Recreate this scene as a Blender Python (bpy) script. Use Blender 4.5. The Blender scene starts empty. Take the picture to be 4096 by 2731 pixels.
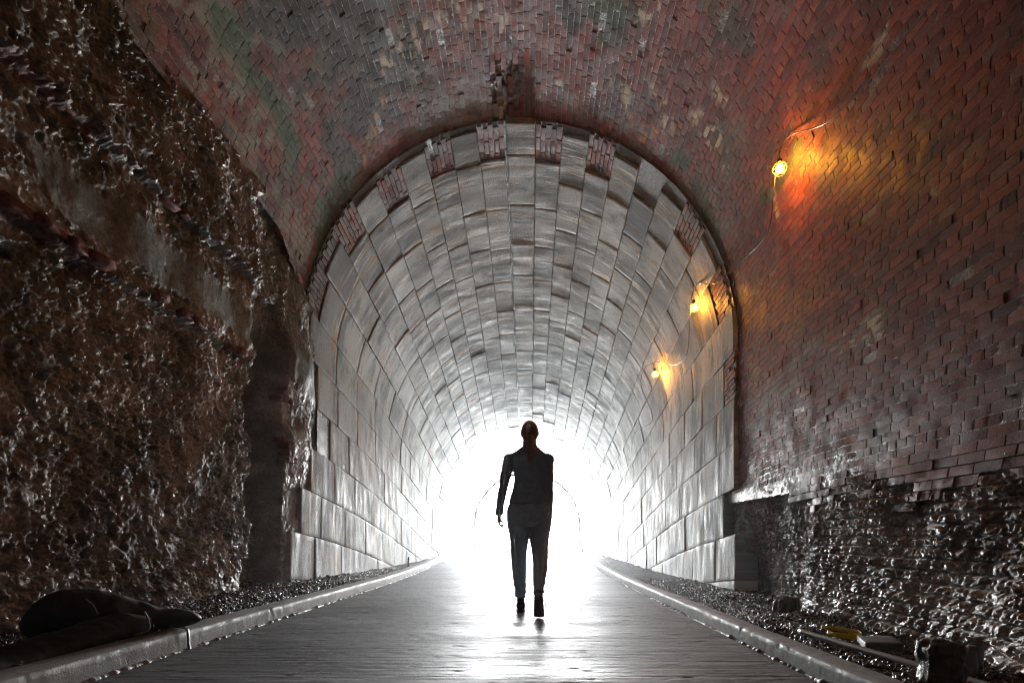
import bpy, bmesh, math, random
import numpy as np
from mathutils import Vector, Matrix

random.seed(7); rng = np.random.default_rng(11)
sc = bpy.context.scene
COL = sc.collection
R_ = math.radians
CAMZ = 0.66

# ------------------------------------------------------------------ noise
def _h(ix, iy, iz, seed):
    n = (ix.astype(np.int64) * 374761393 + iy.astype(np.int64) * 668265263 + iz.astype(np.int64) * 2147483647 + seed * 1274126177) & 0xFFFFFFFF
    n = ((n ^ (n >> 13)) * 1274126177) & 0xFFFFFFFF
    n = ((n ^ (n >> 16)) * 2246822519) & 0xFFFFFFFF
    n = n ^ (n >> 15)
    return (n & 0xFFFFFF) / float(0xFFFFFF)

def vnoise(P, seed=0):
    f = np.floor(P); w = P - f; w = w * w * w * (w * (w * 6 - 15) + 10)
    i = f.astype(np.int64); out = 0
    for dx in (0, 1):
        for dy in (0, 1):
            for dz in (0, 1):
                k = _h(i[:, 0] + dx, i[:, 1] + dy, i[:, 2] + dz, seed)
                out = out + k * (w[:, 0] if dx else 1 - w[:, 0]) * (w[:, 1] if dy else 1 - w[:, 1]) * (w[:, 2] if dz else 1 - w[:, 2])
    return out * 2 - 1

def fbm(P, scale=1.0, octaves=4, seed=0, gain=0.5):
    P = np.asarray(P, float) * scale; a = 1; s = 0; t = 0
    for o in range(octaves):
        s = s + a * vnoise(P + 17.3 * o, seed + o); t += a; a *= gain; P = P * 2.03
    return s / t

def ridged(P, scale=1.0, octaves=4, seed=0):
    P = np.asarray(P, float) * scale; a = 1; s = 0; t = 0
    for o in range(octaves):
        s = s + a * (1 - np.abs(vnoise(P + 9.1 * o, seed + o)) * 2); t += a; a *= .55; P = P * 2.1
    return s / t

def worley(P, scale=1.0, seed=0):
    P = np.asarray(P, float) * scale; i = np.floor(P).astype(np.int64)
    best = np.full(len(P), 9.0); cid = np.zeros(len(P))
    for dx in (-1, 0, 1):
        for dy in (-1, 0, 1):
            for dz in (-1, 0, 1):
                c0, c1, c2 = i[:, 0] + dx, i[:, 1] + dy, i[:, 2] + dz
                px = c0 + _h(c0, c1, c2, seed); py = c1 + _h(c0, c1, c2, seed + 5); pz = c2 + _h(c0, c1, c2, seed + 9)
                d = (px - P[:, 0]) ** 2 + (py - P[:, 1]) ** 2 + (pz - P[:, 2]) ** 2
                m = d < best; best = np.where(m, d, best); cid = np.where(m, _h(c0, c1, c2, seed + 21), cid)
    return np.sqrt(best), cid

def chunks(P, scale, seed, tilt=.8, step=.5):
    """broken-stone relief: every cell is a tilted facet at its own height"""
    P = np.asarray(P, float) * scale; P = P + .25 * np.stack([vnoise(P * 1.7, seed + 40), vnoise(P * 1.7, seed + 41), vnoise(P * 1.7, seed + 42)], -1)
    i = np.floor(P).astype(np.int64); best = np.full(len(P), 9.0); h = np.zeros(len(P))
    for dx in (-1, 0, 1):
        for dy in (-1, 0, 1):
            for dz in (-1, 0, 1):
                c0, c1, c2 = i[:, 0] + dx, i[:, 1] + dy, i[:, 2] + dz
                ux = P[:, 0] - (c0 + _h(c0, c1, c2, seed)); uy = P[:, 1] - (c1 + _h(c0, c1, c2, seed + 5)); uz = P[:, 2] - (c2 + _h(c0, c1, c2, seed + 9))
                d = ux * ux + uy * uy + uz * uz; m = d < best; best = np.where(m, d, best)
                hh = (_h(c0, c1, c2, seed + 21) - .5) * 2 * step + ((_h(c0, c1, c2, seed + 22) - .5) * uy + (_h(c0, c1, c2, seed + 23) - .5) * uz) * 2 * tilt - .35 * d
                h = np.where(m, hh, h)
    return h

def sstep(a, b, x):
    t = np.clip((x - a) / (b - a), 0, 1); return t * t * (3 - 2 * t)

# ------------------------------------------------------------------ mesh helpers
def mesh_np(name, V, F, mat=None, col=None, uv=None, smooth=True, parent=None, sharp=None):
    V = np.asarray(V, np.float32); F = np.asarray(F, np.int32)
    me = bpy.data.meshes.new(name)
    me.vertices.add(len(V)); me.vertices.foreach_set("co", V.ravel())
    k = F.shape[1]
    me.loops.add(F.size); me.loops.foreach_set("vertex_index", F.ravel())
    me.polygons.add(len(F)); me.polygons.foreach_set("loop_start", np.arange(0, F.size, k, dtype=np.int32))
    try: me.polygons.foreach_set("loop_total", np.full(len(F), k, dtype=np.int32))
    except Exception: pass
    me.update(calc_edges=True); me.validate()
    if uv is not None:
        l = me.uv_layers.new(name="UVMap"); idx = np.empty(len(me.loops), np.int32); me.loops.foreach_get("vertex_index", idx)
        l.data.foreach_set("uv", np.asarray(uv, np.float32)[idx].ravel())
    if col is not None:
        c = np.ones((len(V), 4), np.float32); c[:, :3] = col
        a = me.color_attributes.new("Col", 'FLOAT_COLOR', 'POINT'); a.data.foreach_set("color", c.ravel())
    if smooth: me.polygons.foreach_set("use_smooth", np.ones(len(me.polygons), bool))
    if sharp: me.set_sharp_from_angle(angle=math.radians(sharp))
    if mat: me.materials.append(mat)
    o = bpy.data.objects.new(name, me); COL.objects.link(o)
    if parent: o.parent = parent
    return o

def tag(o, label=None, cat=None, group=None, kind=None):
    if label: o['label'] = label
    if cat: o['category'] = cat
    if group: o['group'] = group
    if kind: o['kind'] = kind
    return o

def empty(name, loc=(0, 0, 0)):
    o = bpy.data.objects.new(name, None); COL.objects.link(o); o.location = loc; o.empty_display_size = .05
    return o

def grid_faces(nu, nv):
    i = np.arange(nu - 1)[:, None] * nv + np.arange(nv - 1)[None, :]
    i = i.ravel(); return np.stack([i, i + 1, i + nv + 1, i + nv], 1)

def tube_data(pts, r, n=8, cap=True):
    pts = [Vector(p) for p in pts]; V = []; F = []
    rr = r if isinstance(r, (list, tuple)) else [r] * len(pts)
    prev = None
    for k, p in enumerate(pts):
        t = (pts[min(k + 1, len(pts) - 1)] - pts[max(k - 1, 0)]).normalized()
        if prev is None:
            ref = Vector((0, 0, 1)) if abs(t.z) < .9 else Vector((1, 0, 0)); a = t.cross(ref).normalized()
        else:
            a = (prev - t * prev.dot(t)).normalized()
        prev = a; b = t.cross(a)
        for j in range(n):
            th = 2 * math.pi * j / n; V.append(p + a * (rr[k] * math.cos(th)) + b * (rr[k] * math.sin(th)))
    for k in range(len(pts) - 1):
        for j in range(n):
            F.append((k * n + j, k * n + (j + 1) % n, (k + 1) * n + (j + 1) % n, (k + 1) * n + j))
    if cap:
        F.append(tuple(range(n - 1, -1, -1))); m = (len(pts) - 1) * n; F.append(tuple(range(m, m + n)))
    return V, F

def mesh_py(name, V, F, mat, parent=None, smooth=True):
    me = bpy.data.meshes.new(name); me.from_pydata([tuple(v) for v in V], [], F); me.update()
    bm = bmesh.new(); bm.from_mesh(me); bmesh.ops.recalc_face_normals(bm, faces=bm.faces); bm.to_mesh(me); bm.free()
    if smooth:
        for p in me.polygons: p.use_smooth = True
    me.materials.append(mat); o = bpy.data.objects.new(name, me); COL.objects.link(o)
    if parent: o.parent = parent
    return o

def tubes(name, lst, mat, parent=None, n=8):
    V = []; F = []
    for pts, r in lst:
        v, f = tube_data(pts, r, n); k = len(V); V += v; F += [tuple(i + k for i in q) for q in f]
    return mesh_py(name, V, F, mat, parent)

def smooth_path(pts, n=8):
    P = [Vector(p) for p in pts]; out = []
    for i in range(len(P) - 1):
        p0 = P[max(i - 1, 0)]; p1 = P[i]; p2 = P[i + 1]; p3 = P[min(i + 2, len(P) - 1)]
        for k in range(n):
            t = k / n
            out.append(.5 * ((2 * p1) + (p2 - p0) * t + (2 * p0 - 5 * p1 + 4 * p2 - p3) * t * t + (3 * p1 - p0 - 3 * p2 + p3) * t ** 3))
    out.append(P[-1]); return out

# ------------------------------------------------------------------ materials
def newmat(name):
    m = bpy.data.materials.new(name); m.use_nodes = True; nt = m.node_tree
    return m, nt, nt.nodes['Principled BSDF']

def N(nt, typ, **kw):
    n = nt.nodes.new(typ)
    for k, v in kw.items():
        if k in n.inputs: n.inputs[k].default_value = v
        else: setattr(n, k, v)
    return n

def ramp(nt, fac, stops):
    r = nt.nodes.new('ShaderNodeValToRGB'); el = r.color_ramp.elements
    while len(el) < len(stops): el.new(.5)
    for e, (p, c) in zip(el, stops):
        e.position = p; e.color = (c, c, c, 1) if not isinstance(c, tuple) else (*c, 1)
    nt.links.new(fac, r.inputs[0]); return r.outputs[0]

def mixc(nt, fac, a, b, blend='MIX'):
    m = nt.nodes.new('ShaderNodeMix'); m.data_type = 'RGBA'; m.blend_type = blend
    for k, s, v in ((0, m.inputs[0], fac), (1, m.inputs[6], a), (2, m.inputs[7], b)):
        if isinstance(v, bpy.types.NodeSocket): nt.links.new(v, s)
        elif isinstance(v, (int, float)): s.default_value = (v, v, v, 1) if k else v
        else: s.default_value = (*v, 1)
    return m.outputs[2]

def surf(name, base=None, rough=(.3, .6), rscale=6, bumps=((60, .4, .004),), attr=False, spec=.5, coat=0.0, vary=.25, vscale=30, metallic=0.0, stretch=(1, 1, 1), coords='Object'):
    """wet mineral surface: vertex-colour or flat base, fine colour variation, noise roughness, stacked bump"""
    m, nt, b = newmat(name); L = nt.links
    tc = nt.nodes.new('ShaderNodeTexCoord'); mp = nt.nodes.new('ShaderNodeMapping'); mp.inputs['Scale'].default_value = stretch
    L.new(tc.outputs[coords], mp.inputs[0]); co = mp.outputs[0]
    if attr:
        a = nt.nodes.new('ShaderNodeAttribute'); a.attribute_name = 'Col'; c = a.outputs['Color']
    else:
        rgb = nt.nodes.new('ShaderNodeRGB'); rgb.outputs[0].default_value = (*base, 1); c = rgb.outputs[0]
    n = N(nt, 'ShaderNodeTexNoise', Scale=vscale, Detail=5, Roughness=.65); L.new(co, n.inputs['Vector'])
    v = ramp(nt, n.outputs[0], [(.3, 1 - vary), (.7, 1 + vary)])
    c = mixc(nt, 1.0, c, v, 'MULTIPLY'); L.new(c, b.inputs['Base Color'])
    n2 = N(nt, 'ShaderNodeTexNoise', Scale=rscale, Detail=4, Roughness=.6); L.new(co, n2.inputs['Vector'])
    r = ramp(nt, n2.outputs[0], [(.35, rough[0]), (.65, rough[1])]); L.new(r, b.inputs['Roughness'])
    prev = None
    for (s, st, d) in bumps:
        n3 = N(nt, 'ShaderNodeTexNoise', Scale=s, Detail=4, Roughness=.6); L.new(co, n3.inputs['Vector'])
        bp = nt.nodes.new('ShaderNodeBump'); bp.inputs['Strength'].default_value = st; bp.inputs['Distance'].default_value = d
        L.new(n3.outputs[0], bp.inputs['Height'])
        if prev: L.new(prev, bp.inputs['Normal'])
        prev = bp.outputs[0]
    if prev: L.new(prev, b.inputs['Normal'])
    b.inputs['Specular IOR Level'].default_value = spec; b.inputs['Coat Weight'].default_value = coat; b.inputs['Metallic'].default_value = metallic
    b.inputs['Coat Roughness'].default_value = .2
    return m

# ------------------------------------------------------------------ tunnel shape
CX = -0.135; R0 = 2.88; QS = math.pi / 2 * R0
_ky = np.array([-20, 4, 5, 7, 9, 11, 13, 15, 17, 19, 22, 25, 60.])
_ks = np.array([0, 0, .0, .09, .12, .16, .18, .19, .17, .10, .03, 0, 0.])
_yy = np.linspace(-20, 60, 4001); _sl = np.interp(_yy, _ky, _ks); _dd = np.cumsum(_sl) * (_yy[1] - _yy[0])
def drop(Y): return np.interp(Y, _yy, _dd)
D75 = float(drop(7.5))
def cz(Y): return 3.31 + D75 - drop(Y)

def prof(s, Y, h):
    """s arc coordinate (0 crown, + right), Y depth, h inward offset"""
    s = np.asarray(s, float); Y = np.asarray(Y, float); h = np.asarray(h, float)
    sa = np.abs(s); sg = np.sign(s)
    phi = np.minimum(sa, QS) / R0; r = R0 - h
    x = CX + sg * r * np.sin(phi); z = cz(Y) + r * np.cos(phi) - np.maximum(sa - QS, 0)
    return np.stack([x, Y + 0 * x, z], -1)

HB_Y = np.array([1.5, 2.6, 3.5, 4.55, 5.28, 6.2, 6.8, 7.1, 8.5]); HB_H = np.array([.6, .55, .37, .29, .17, 0, -.06, -.28, -.32])
def right_base(Y, z):
    w = np.clip(1 - z / 1.3, 0, 1.15) ** 1.4
    return np.interp(Y, HB_Y, HB_H) * w

# road / ground heights
def roadz(Y): return .12 * sstep(8, 17, Y)
def kerbL(Y): return -np.interp(Y, [-8, 8, 11.6, 17, 21, 24, 30], [2.03, 2.03, 2.08, 2.28, 2.48, 2.62, 2.75])
def kerbR(Y): return np.interp(Y, [-8, 8, 11, 15, 18, 21, 24, 30], [1.34, 1.34, 1.36, 1.40, 1.50, 1.75, 2.1, 2.4])

# ------------------------------------------------------------------ bricks
MARKS = {
    'lime': [([(-1.53, 6.27), (-1.22, 6.25), (-0.9, 6.11), (-0.7, 5.9)], 0.11), ([(-0.67, 6.26), (-0.45, 6.11), (-0.39, 5.96)], 0.06), ([(-0.2, 5.97), (-0.16, 6.2), (-0.32, 6.54)], 0.05), ([(1.38, 5.65), (1.39, 5.8)], 0.09), ([(1.66, 6.52), (1.77, 6.68), (1.97, 6.83)], 0.1), ([(2.31, 6.47), (2.55, 6.53), (2.81, 6.56)], 0.12), ([(0.51, 6.93), (0.64, 7.04)], 0.06), ([(1.11, 6.51), (1.11, 6.74)], 0.05), ([(1.3, 6.72), (1.4, 7.03)], 0.05), ([(2.42, 6.03), (2.6, 6.05)], 0.08), ([(3.59, 4.1), (3.64, 4.34), (3.64, 4.43)], 0.05), ([(3.61, 6.09), (3.84, 6.12)], 0.05), ([(5.59, 5.16), (5.62, 4.69), (5.59, 4.52)], 0.08), ([(-0.3, 7.68), (-0.21, 7.22)], 0.05)],
    'grey': [([(5.84, 7.01), (5.62, 6.37), (5.53, 5.78), (5.46, 5.48)], 0.14), ([(-0.25, 7.3), (-0.53, 6.93), (-0.86, 7.01), (-0.75, 7.42)], 0.22), ([(1.05, 7.23), (1.6, 7.17)], 0.1)],
    'ochre': [([(-2.29, 7.35), (-2.0, 7.04), (-1.69, 6.67)], 0.06), ([(1.64, 7.3), (1.8, 7.03)], 0.04)],
    'cream': [([(-3.05, 4.57), (-2.99, 5.09), (-3.14, 5.67), (-3.35, 6.21)], 0.42), ([(-3.45, 6.62), (-3.54, 7.21)], 0.2)],
    'moss': [([(-3.2, 7.46), (-2.8, 7.25), (-2.39, 7.17)], 0.22), ([(2.24, 7.15), (2.66, 7.23), (3.09, 7.36), (3.44, 7.6)], 0.17), ([(3.58, 6.21), (3.53, 5.42)], 0.07), ([(0.88, 5.93), (1.15, 5.91), (1.08, 6.16)], 0.14), ([(-2.94, 4.84), (-2.87, 5.71), (-3.01, 6.37)], 0.12)],
    'algae': [([(-2.25, 5.36), (-1.82, 5.81), (-1.68, 6.34), (-1.97, 6.65)], 0.5), ([(-1.85, 5.52), (-1.6, 6.08)], 0.3), ([(0.48, 5.99), (0.63, 6.19)], 0.1)],
}
def brick_colors(s, Y, bid):
    """albedo with moss, lime and soot patches; s,Y arrays, bid per-brick random 0..1"""
    P = np.stack([s, Y, 0 * s], -1)
    base = np.array([.20, .048, .034]); warm = np.array([.32, .078, .040]); dark = np.array([.07, .025, .022]); grey = np.array([.20, .12, .105])
    c = base + (warm - base) * np.clip(bid * 2 - 1, 0, 1)[:, None]
    c = c + (dark - c) * (np.clip(1 - bid * 3.2, 0, 1) * .75)[:, None]
    c = c + (grey - c) * (np.where((bid * 37 % 1) > .88, .5, 0))[:, None]
    n1 = fbm(P, 3.2, 4, 8); n2 = fbm(np.stack([s * 7, Y * 3, 0 * s], -1), 1, 3, 9); n3 = fbm(P, 1.2, 4, 31)
    def stain(kind, soft=.5):
        m = np.zeros(len(s))
        for pts, w_ in MARKS[kind]:
            d = np.full(len(s), 9.0)
            for (a0, a1), (b0, b1) in zip(pts[:-1], pts[1:]):
                L2_ = (b0 - a0) ** 2 + (b1 - a1) ** 2 + 1e-9; t = np.clip(((s - a0) * (b0 - a0) + (Y - a1) * (b1 - a1)) / L2_, 0, 1)
                d = np.minimum(d, np.hypot(s - a0 - t * (b0 - a0), Y - a1 - t * (b1 - a1)))
            m = np.maximum(m, 1 - sstep(w_ * (1 - soft), w_ * (1 + soft), d + w_ * (1.3 * n1 + .9 * n2)))
        return m
    def lay(c, col, m, k): return c + (np.array(col) - c) * (m * k)[:, None]
    # faint overall lime and moss blotches
    c = lay(c, [.30, .26, .20], sstep(.28, .40, fbm(P, 2.1, 4, 3)) * (s < 3.6) * sstep(-.1, .1, n2), .4)
    c = lay(c, [.07, .10, .05], sstep(.24, .40, fbm(P, 1.7, 4, 51)) * (s < 3.2), .5)
    zz_ = cz(Y) - np.maximum(np.abs(s) - QS, 0); gr = sstep(QS, QS + .3, s) * (1 - sstep(.7, 1.5, zz_ + .3 * n3)); c = lay(c, [.20, .185, .18], gr, .75)
    bl = sstep(.25, .4, fbm(np.stack([s * 2.5, Y * 2.5, 0 * s], -1), 1, 4, 15)); c = lay(c, [.05, .03, .03], bl, .5)
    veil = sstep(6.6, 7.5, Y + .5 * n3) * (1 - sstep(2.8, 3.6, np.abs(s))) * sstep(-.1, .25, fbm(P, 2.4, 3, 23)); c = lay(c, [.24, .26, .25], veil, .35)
    c = lay(c, [.020, .032, .026], stain('algae', .6), .88)
    c = lay(c, [.30, .29, .22], stain('cream', .6) * sstep(-.25, .2, fbm(P, 7, 3, 33)), .72)
    c = lay(c, [.045, .095, .045], stain('moss', .7), .8)
    c = lay(c, [.30, .29, .27], stain('grey', .7) * sstep(-.3, .1, n2), .65)
    fl = sstep(-.12, .12, fbm(np.stack([s * 16, Y * 6, bid * 9], -1), 1, 3, 14) + .25 * n1) * (.35 + .65 * (bid > .3))
    c = lay(c, [.66, .56, .40], stain('lime', .75) * fl, .95)
    c = lay(c, [.60, .30, .08], stain('ochre', .8) * fl, .8)
    return np.clip(c, .01, .8)

def brick_mesh(name, cells, mat, parent=None, h0=0.0, skirt=.10, erode=None, hfun=None, colf=None, na=7, nb=4, jog=.0011):
    """cells: array (s_center, Y_center, ds, dY). one mesh with every brick of the surface"""
    C = np.asarray(cells, float); n = len(C)
    a = np.concatenate([[0], np.linspace(0, 1, na), [1]]); b = np.concatenate([[0], np.linspace(0, 1, nb), [1]])
    A, B = np.meshgrid(a, b, indexing='ij'); M = np.zeros_like(A, bool); M[0] = M[-1] = True; M[:, 0] = M[:, -1] = True
    A = A.ravel(); B = B.ravel(); M = M.ravel(); E = np.zeros_like(A)
    ai, bi = np.meshgrid(np.arange(na + 2), np.arange(nb + 2), indexing='ij'); ai = ai.ravel(); bi = bi.ravel()
    ring = ((ai == 1) | (ai == na) | (bi == 1) | (bi == nb)) & ~M
    nv = len(A)
    Y = C[:, 1:2] + (A[None] - .5) * C[:, 3:4]; s = C[:, 0:1] + (B[None] - .5) * C[:, 2:3]
    rnd = rng.random((n, 6))
    er = erode(C[:, 0], C[:, 1]) if erode is not None else np.zeros(n)
    h = (rnd[:, 0:1] - .5) * 2 * jog + (rnd[:, 1:2] - .5) * .0018 * (A[None] - .5) + (rnd[:, 2:3] - .5) * .0014 * (B[None] - .5)
    h = h - np.where(rnd[:, 3:4] > .985, .03, 0) + np.where(rnd[:, 4:5] > .98, .006, 0)
    h = h - ring[None] * .0018
    # eroded bricks: recessed, tilted, broken
    h = h - er[:, None] * (.004 + .045 * rnd[:, 5:6] ** 2) + er[:, None] * ((rnd[:, 1:2] - .5) * .035 * (A[None] - .5) + (rnd[:, 2:3] - .5) * .02 * (B[None] - .5))
    P2 = np.stack([s.ravel(), Y.ravel(), np.repeat(np.arange(n) * 1.37 % 50, nv)], -1)
    nz = fbm(P2, 28, 3, 5).reshape(n, nv); nz2 = fbm(P2, 70, 2, 6).reshape(n, nv)
    h = h + (nz * (.0016 + .012 * er[:, None]) + nz2 * (.0012 + .003 * er[:, None]))
    if er.max() > 0:
        kk = chunks(P2, 26, 17).reshape(n, nv); kk2 = chunks(P2, 60, 18).reshape(n, nv); h = h + np.clip(er * 1.5, 0, 1)[:, None] * (kk * .016 + kk2 * .009)
    # broken arrises
    s = s + ring[None] * (nz2 * .003); Y = Y + ring[None] * (nz * .004)
    h = h - M[None] * skirt
    if hfun is not None: h = h + hfun(s, Y)
    V = prof(s.ravel(), Y.ravel(), (h + h0).ravel())
    f = grid_faces(na + 2, nb + 2); F = (f[None] + (np.arange(n) * nv)[:, None, None]).reshape(-1, 4)
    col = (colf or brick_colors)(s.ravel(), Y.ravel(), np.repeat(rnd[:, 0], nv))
    return mesh_np(name, V, F, mat, col, uv=np.stack([s.ravel(), Y.ravel()], -1), parent=parent, sharp=38)

def orient(V, F):  # flip so normals face the tunnel axis
    return V, F

M_brick = surf('wet_brick', rough=(.42, .78), rscale=5, bumps=((55, .5, .005), (170, .6, .003)), attr=True, vary=.4, vscale=60, spec=.34)
M_mortar = surf('mortar', base=(.13, .12, .11), rough=(.25, .6), bumps=((60, .8, .01),), vary=.5)
CO = .0685; BL = .215

def zof(s, Y): return cz(Y) - np.maximum(np.abs(s) - QS, 0)
def left_s(Y): return -np.interp(Y, [0, 6.6, 7.1, 7.7], [3.64, 3.66, 3.85, 4.38])
def cavity_z(Y):  # lower edge of the intact brickwork on the right wall
    return np.where(Y > 6.55, 1.20, np.where(Y > 6.05, 1.13, np.where(Y > 5.6, 1.05, np.interp(Y, [2.6, 3.6, 4.4, 5.0, 5.6], [-.5, -.1, .30, .72, .95]) + .16 * np.sin(Y * 9.0) * np.sin(Y * 23.))))
def er_right(s, Y):
    z = zof(s, Y); n = fbm(np.stack([s, Y, 0 * s], -1), 1.8, 3, 91)
    e = (1 - sstep(.55, 1.35, z + .4 * n)) * sstep(QS, QS + .3, s)
    near = sstep(5.9, 5.2, Y) if False else 1 - sstep(5.0, 5.6, Y)
    return np.clip(e * (.35 + .65 * near), 0, 1)

YB0, YB1 = 1.9, 7.62
cells = []
for i in range(-66, 122):
    sc_ = (i + .5) * CO
    if sc_ > QS + 3.6: break
    off = (0 if i % 2 else .5) + rng.uniform(-.08, .08)
    head = (i % 6 == 0)  # header course
    bl = BL * (.5 if head else 1)
    y = YB0 - off * bl
    while y < 8.6:
        l = bl * rng.uniform(.93, 1.05); yc = y + l / 2; y += l
        ye = 7.95
        if sc_ > 3.4: ye = 8.0
        if yc > ye: continue
        if sc_ < left_s(yc): continue
        z = zof(sc_, yc)
        if sc_ > QS:
            if z < cavity_z(yc): continue
            e = float(er_right(np.array([sc_]), np.array([yc]))[0])
            if e > .22 and rng.random() < (e - .22) * 1.5: continue
            if z < -.1: continue
        # crumbled strip along the crown beside the keystone
        if -.33 < sc_ < .0 and yc > 6.75 and rng.random() < .75: continue
        cells.append((sc_, yc, CO - .0065, l - .0075))
cells = np.array(cells)
def hf_right(s, Y):
    z = zof(s, Y); return np.where(s > QS, right_base(Y, z), 0)
vault = brick_mesh('brick_vault', cells, M_brick, erode=er_right, hfun=hf_right)
tag(vault, 'dark red wet brick vault and right wall in front of the pale stone lining', 'brick vault')

# mortar bed behind the bricks and the plain part of the tunnel behind the camera
def sheet(name, s0, s1, y0, y1, ns, ny, hf, mat, parent=None, col=None, mask=None):
    s, Y = np.meshgrid(np.linspace(s0, s1, ns), np.linspace(y0, y1, ny), indexing='ij')
    s = s.ravel(); Y = Y.ravel(); V = prof(s, Y, hf(s, Y)); F = grid_faces(ns, ny)
    if mask is not None:
        k = mask(s, Y); F = F[k[F].all(1)]
    return mesh_np(name, V, F, mat, col(s, Y) if col else None, np.stack([s, Y], -1), parent=parent)

def mort_h(s, Y):
    P = np.stack([s, Y, 0 * s], -1); z = zof(s, Y)
    n = fbm(P, 20, 3, 2) * .004 + fbm(P, 60, 2, 4) * .002
    crown = ((s > -.36) & (s < .03) & (Y > 6.6)) * (-.03 + .035 * ridged(P, 9, 3, 12))
    return -.0045 + n + crown
def mort_c(s, Y):
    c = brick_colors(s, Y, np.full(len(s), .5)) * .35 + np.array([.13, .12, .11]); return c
M_mort2 = surf('mortar_bed', rough=(.2, .55), bumps=((60, .8, .01),), attr=True, vary=.5)
sheet('mortar_bed', -4.5, QS + 2.62, YB0 - .2, 8.0, 900, 420, mort_h, M_mort2, vault, mort_c,
      mask=lambda s, Y: (s > left_s(Y) - .02) & ((s < QS) | (zof(s, Y) > 1.13)))
# rear brick surface with fewer details (behind and beside the camera)
def rear_h(s, Y):
    P = np.stack([s, Y, 0 * s], -1)
    jy = np.abs(((s / CO) % 1) - .5) > .42; row = np.floor(s / CO); jx = np.abs(((Y / BL + row * .5) % 1) - .5) > .47
    return -.012 * (jy | jx) + .004 * fbm(P, 8, 3, 2) + np.where(s > QS, right_base(Y, zof(s, Y)), 0)
rear = sheet('brick_vault_rear', -QS - 3.6, QS + 3.6, -9, YB0 + .02, 1000, 240, rear_h, M_brick, None,
      lambda s, Y: brick_colors(s, Y, _h(np.floor(s / CO).astype(int), np.floor(Y / BL + np.floor(s / CO) * .5).astype(int), np.zeros(len(s), int), 3)))
rear.name = 'rear_tunnel'; tag(rear, 'dark brick tunnel continuing behind the viewpoint', 'tunnel')
# added unseen wall closing the rear so no sky light enters from behind
s = np.linspace(-QS - 3.6, QS + 3.6, 60); ring = prof(s, np.full(60, -9.0), np.zeros(60)); cen = np.array([[CX, -9.0, 1.5]])
V = np.concatenate([cen, ring]); F = [(0, i, i + 1) for i in range(1, 60)] + [(0, 60, 1)]
mesh_py('rear_light_block', V, F, M_mortar, rear)

# ------------------------------------------------------------------ stone lining
CB = [.215, .58, .96, 1.34, 1.73, 2.13, 2.55, 3.0, 3.5, 4.10]
while CB[-1] < 8.4: CB.append(CB[-1] + .605)
courses = [(-.215, .215)] + [(CB[i], CB[i + 1]) for i in range(len(CB) - 1)] + [(-CB[i + 1], -CB[i]) for i in range(len(CB) - 1)]
# scale: CB measured on the lining face (R=2.80), s is on R0
front = {}
def fr(i, side):
    if i == 0: return 7.45
    k = i
    if side > 0:
        return [0, 8.12, 7.62, 8.10, 7.62, 8.10, 7.65, 8.15, 7.65, 8.05, 7.55, 7.9, 7.5, 7.42, 7.95, 7.45, 7.45, 7.45][min(k, 17)] if k < 18 else 7.2
    return [0, 8.10, 7.62, 8.12, 7.65, 8.15, 7.66, 8.1, 7.75, 7.9, 7.7, 7.9, 8.45, 7.65, 7.42, 7.05, 7.0, 7.0][min(k, 17)] if k < 18 else 7.1
blocks = []; infill = []
for side in (0, 1, -1):
    rngc = [0] if side == 0 else range(1, len(CB))
    for i in rngc:
        s0, s1 = (-.192, .215) if side == 0 else sorted((side * CB[i - 1], side * CB[i]))
        y0 = fr(i, side if side else 1) if side else 7.45
        y = y0; first = True
        L = .98 if i < 8 else 1.12
        ph = rng.uniform(.35, .65) if i % 2 else 1.0
        if side and i % 2: ph = 1.0
        while y < 28.9:
            l = L * rng.uniform(.9, 1.08) * (rng.uniform(.55, 1.0) if first else 1)
            if y + l > 28.6: l = 28.9 - y
            if first: y += rng.uniform(-.05, .07)
            blocks.append((s0, s1, y, y + l)); y += l; first = False
        if side and y0 > 7.72 and not (i in (5, 8) and side > 0) and not (i == 6 and side < 0):
            y0 += 0
            # brick infill in front of the recessed courses
            if not (side < 0 and i >= 11) and not (side > 0 and i >= 14):
                infill.append((s0, s1, 7.56 + rng.uniform(-.03, .1), y0))
B = np.array(blocks); n = len(B)
na, nb = 10, 7
ga = np.concatenate([[0], [0, .012], np.linspace(.05, .95, na - 4), [.988, 1], [1]]); gb = np.concatenate([[0], [0, .02], np.linspace(.1, .9, nb - 2), [.98, 1], [1]])
A, Bb = np.meshgrid(ga, gb, indexing='ij'); ai, bi = np.meshgrid(np.arange(len(ga)), np.arange(len(gb)), indexing='ij')
Mk = (ai == 0) | (ai == len(ga) - 1) | (bi == 0) | (bi == len(gb) - 1); Rg = ((ai == 1) | (ai == len(ga) - 2) | (bi == 1) | (bi == len(gb) - 2)) & ~Mk
A, Bb, Mk, Rg = A.ravel(), Bb.ravel(), Mk.ravel(), Rg.ravel(); nv = len(A)
g = .0038
yy = B[:, 2:3] + g + A[None] * (B[:, 3:4] - B[:, 2:3] - 2 * g); ss = B[:, 0:1] + g + Bb[None] * (B[:, 1:2] - B[:, 0:1] - 2 * g)
rb = rng.random((n, 5))
HLn = np.where((B[:, 0] < 0) & (B[:, 1] > 0), .075, .05)[:, None]
hh = HLn + (rb[:, 0:1] - .5) * .012 + (rb[:, 1:2] - .5) * .018 * (A[None] - .5) + (rb[:, 2:3] - .5) * .012 * (Bb[None] - .5) - Rg * .006 - Mk * .30
P2 = np.stack([ss.ravel(), yy.ravel(), 0 * ss.ravel()], -1)
hh = hh + (fbm(P2, 3, 3, 66) * .003 + fbm(P2, 14, 3, 67) * .0016).reshape(n, nv)
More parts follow.
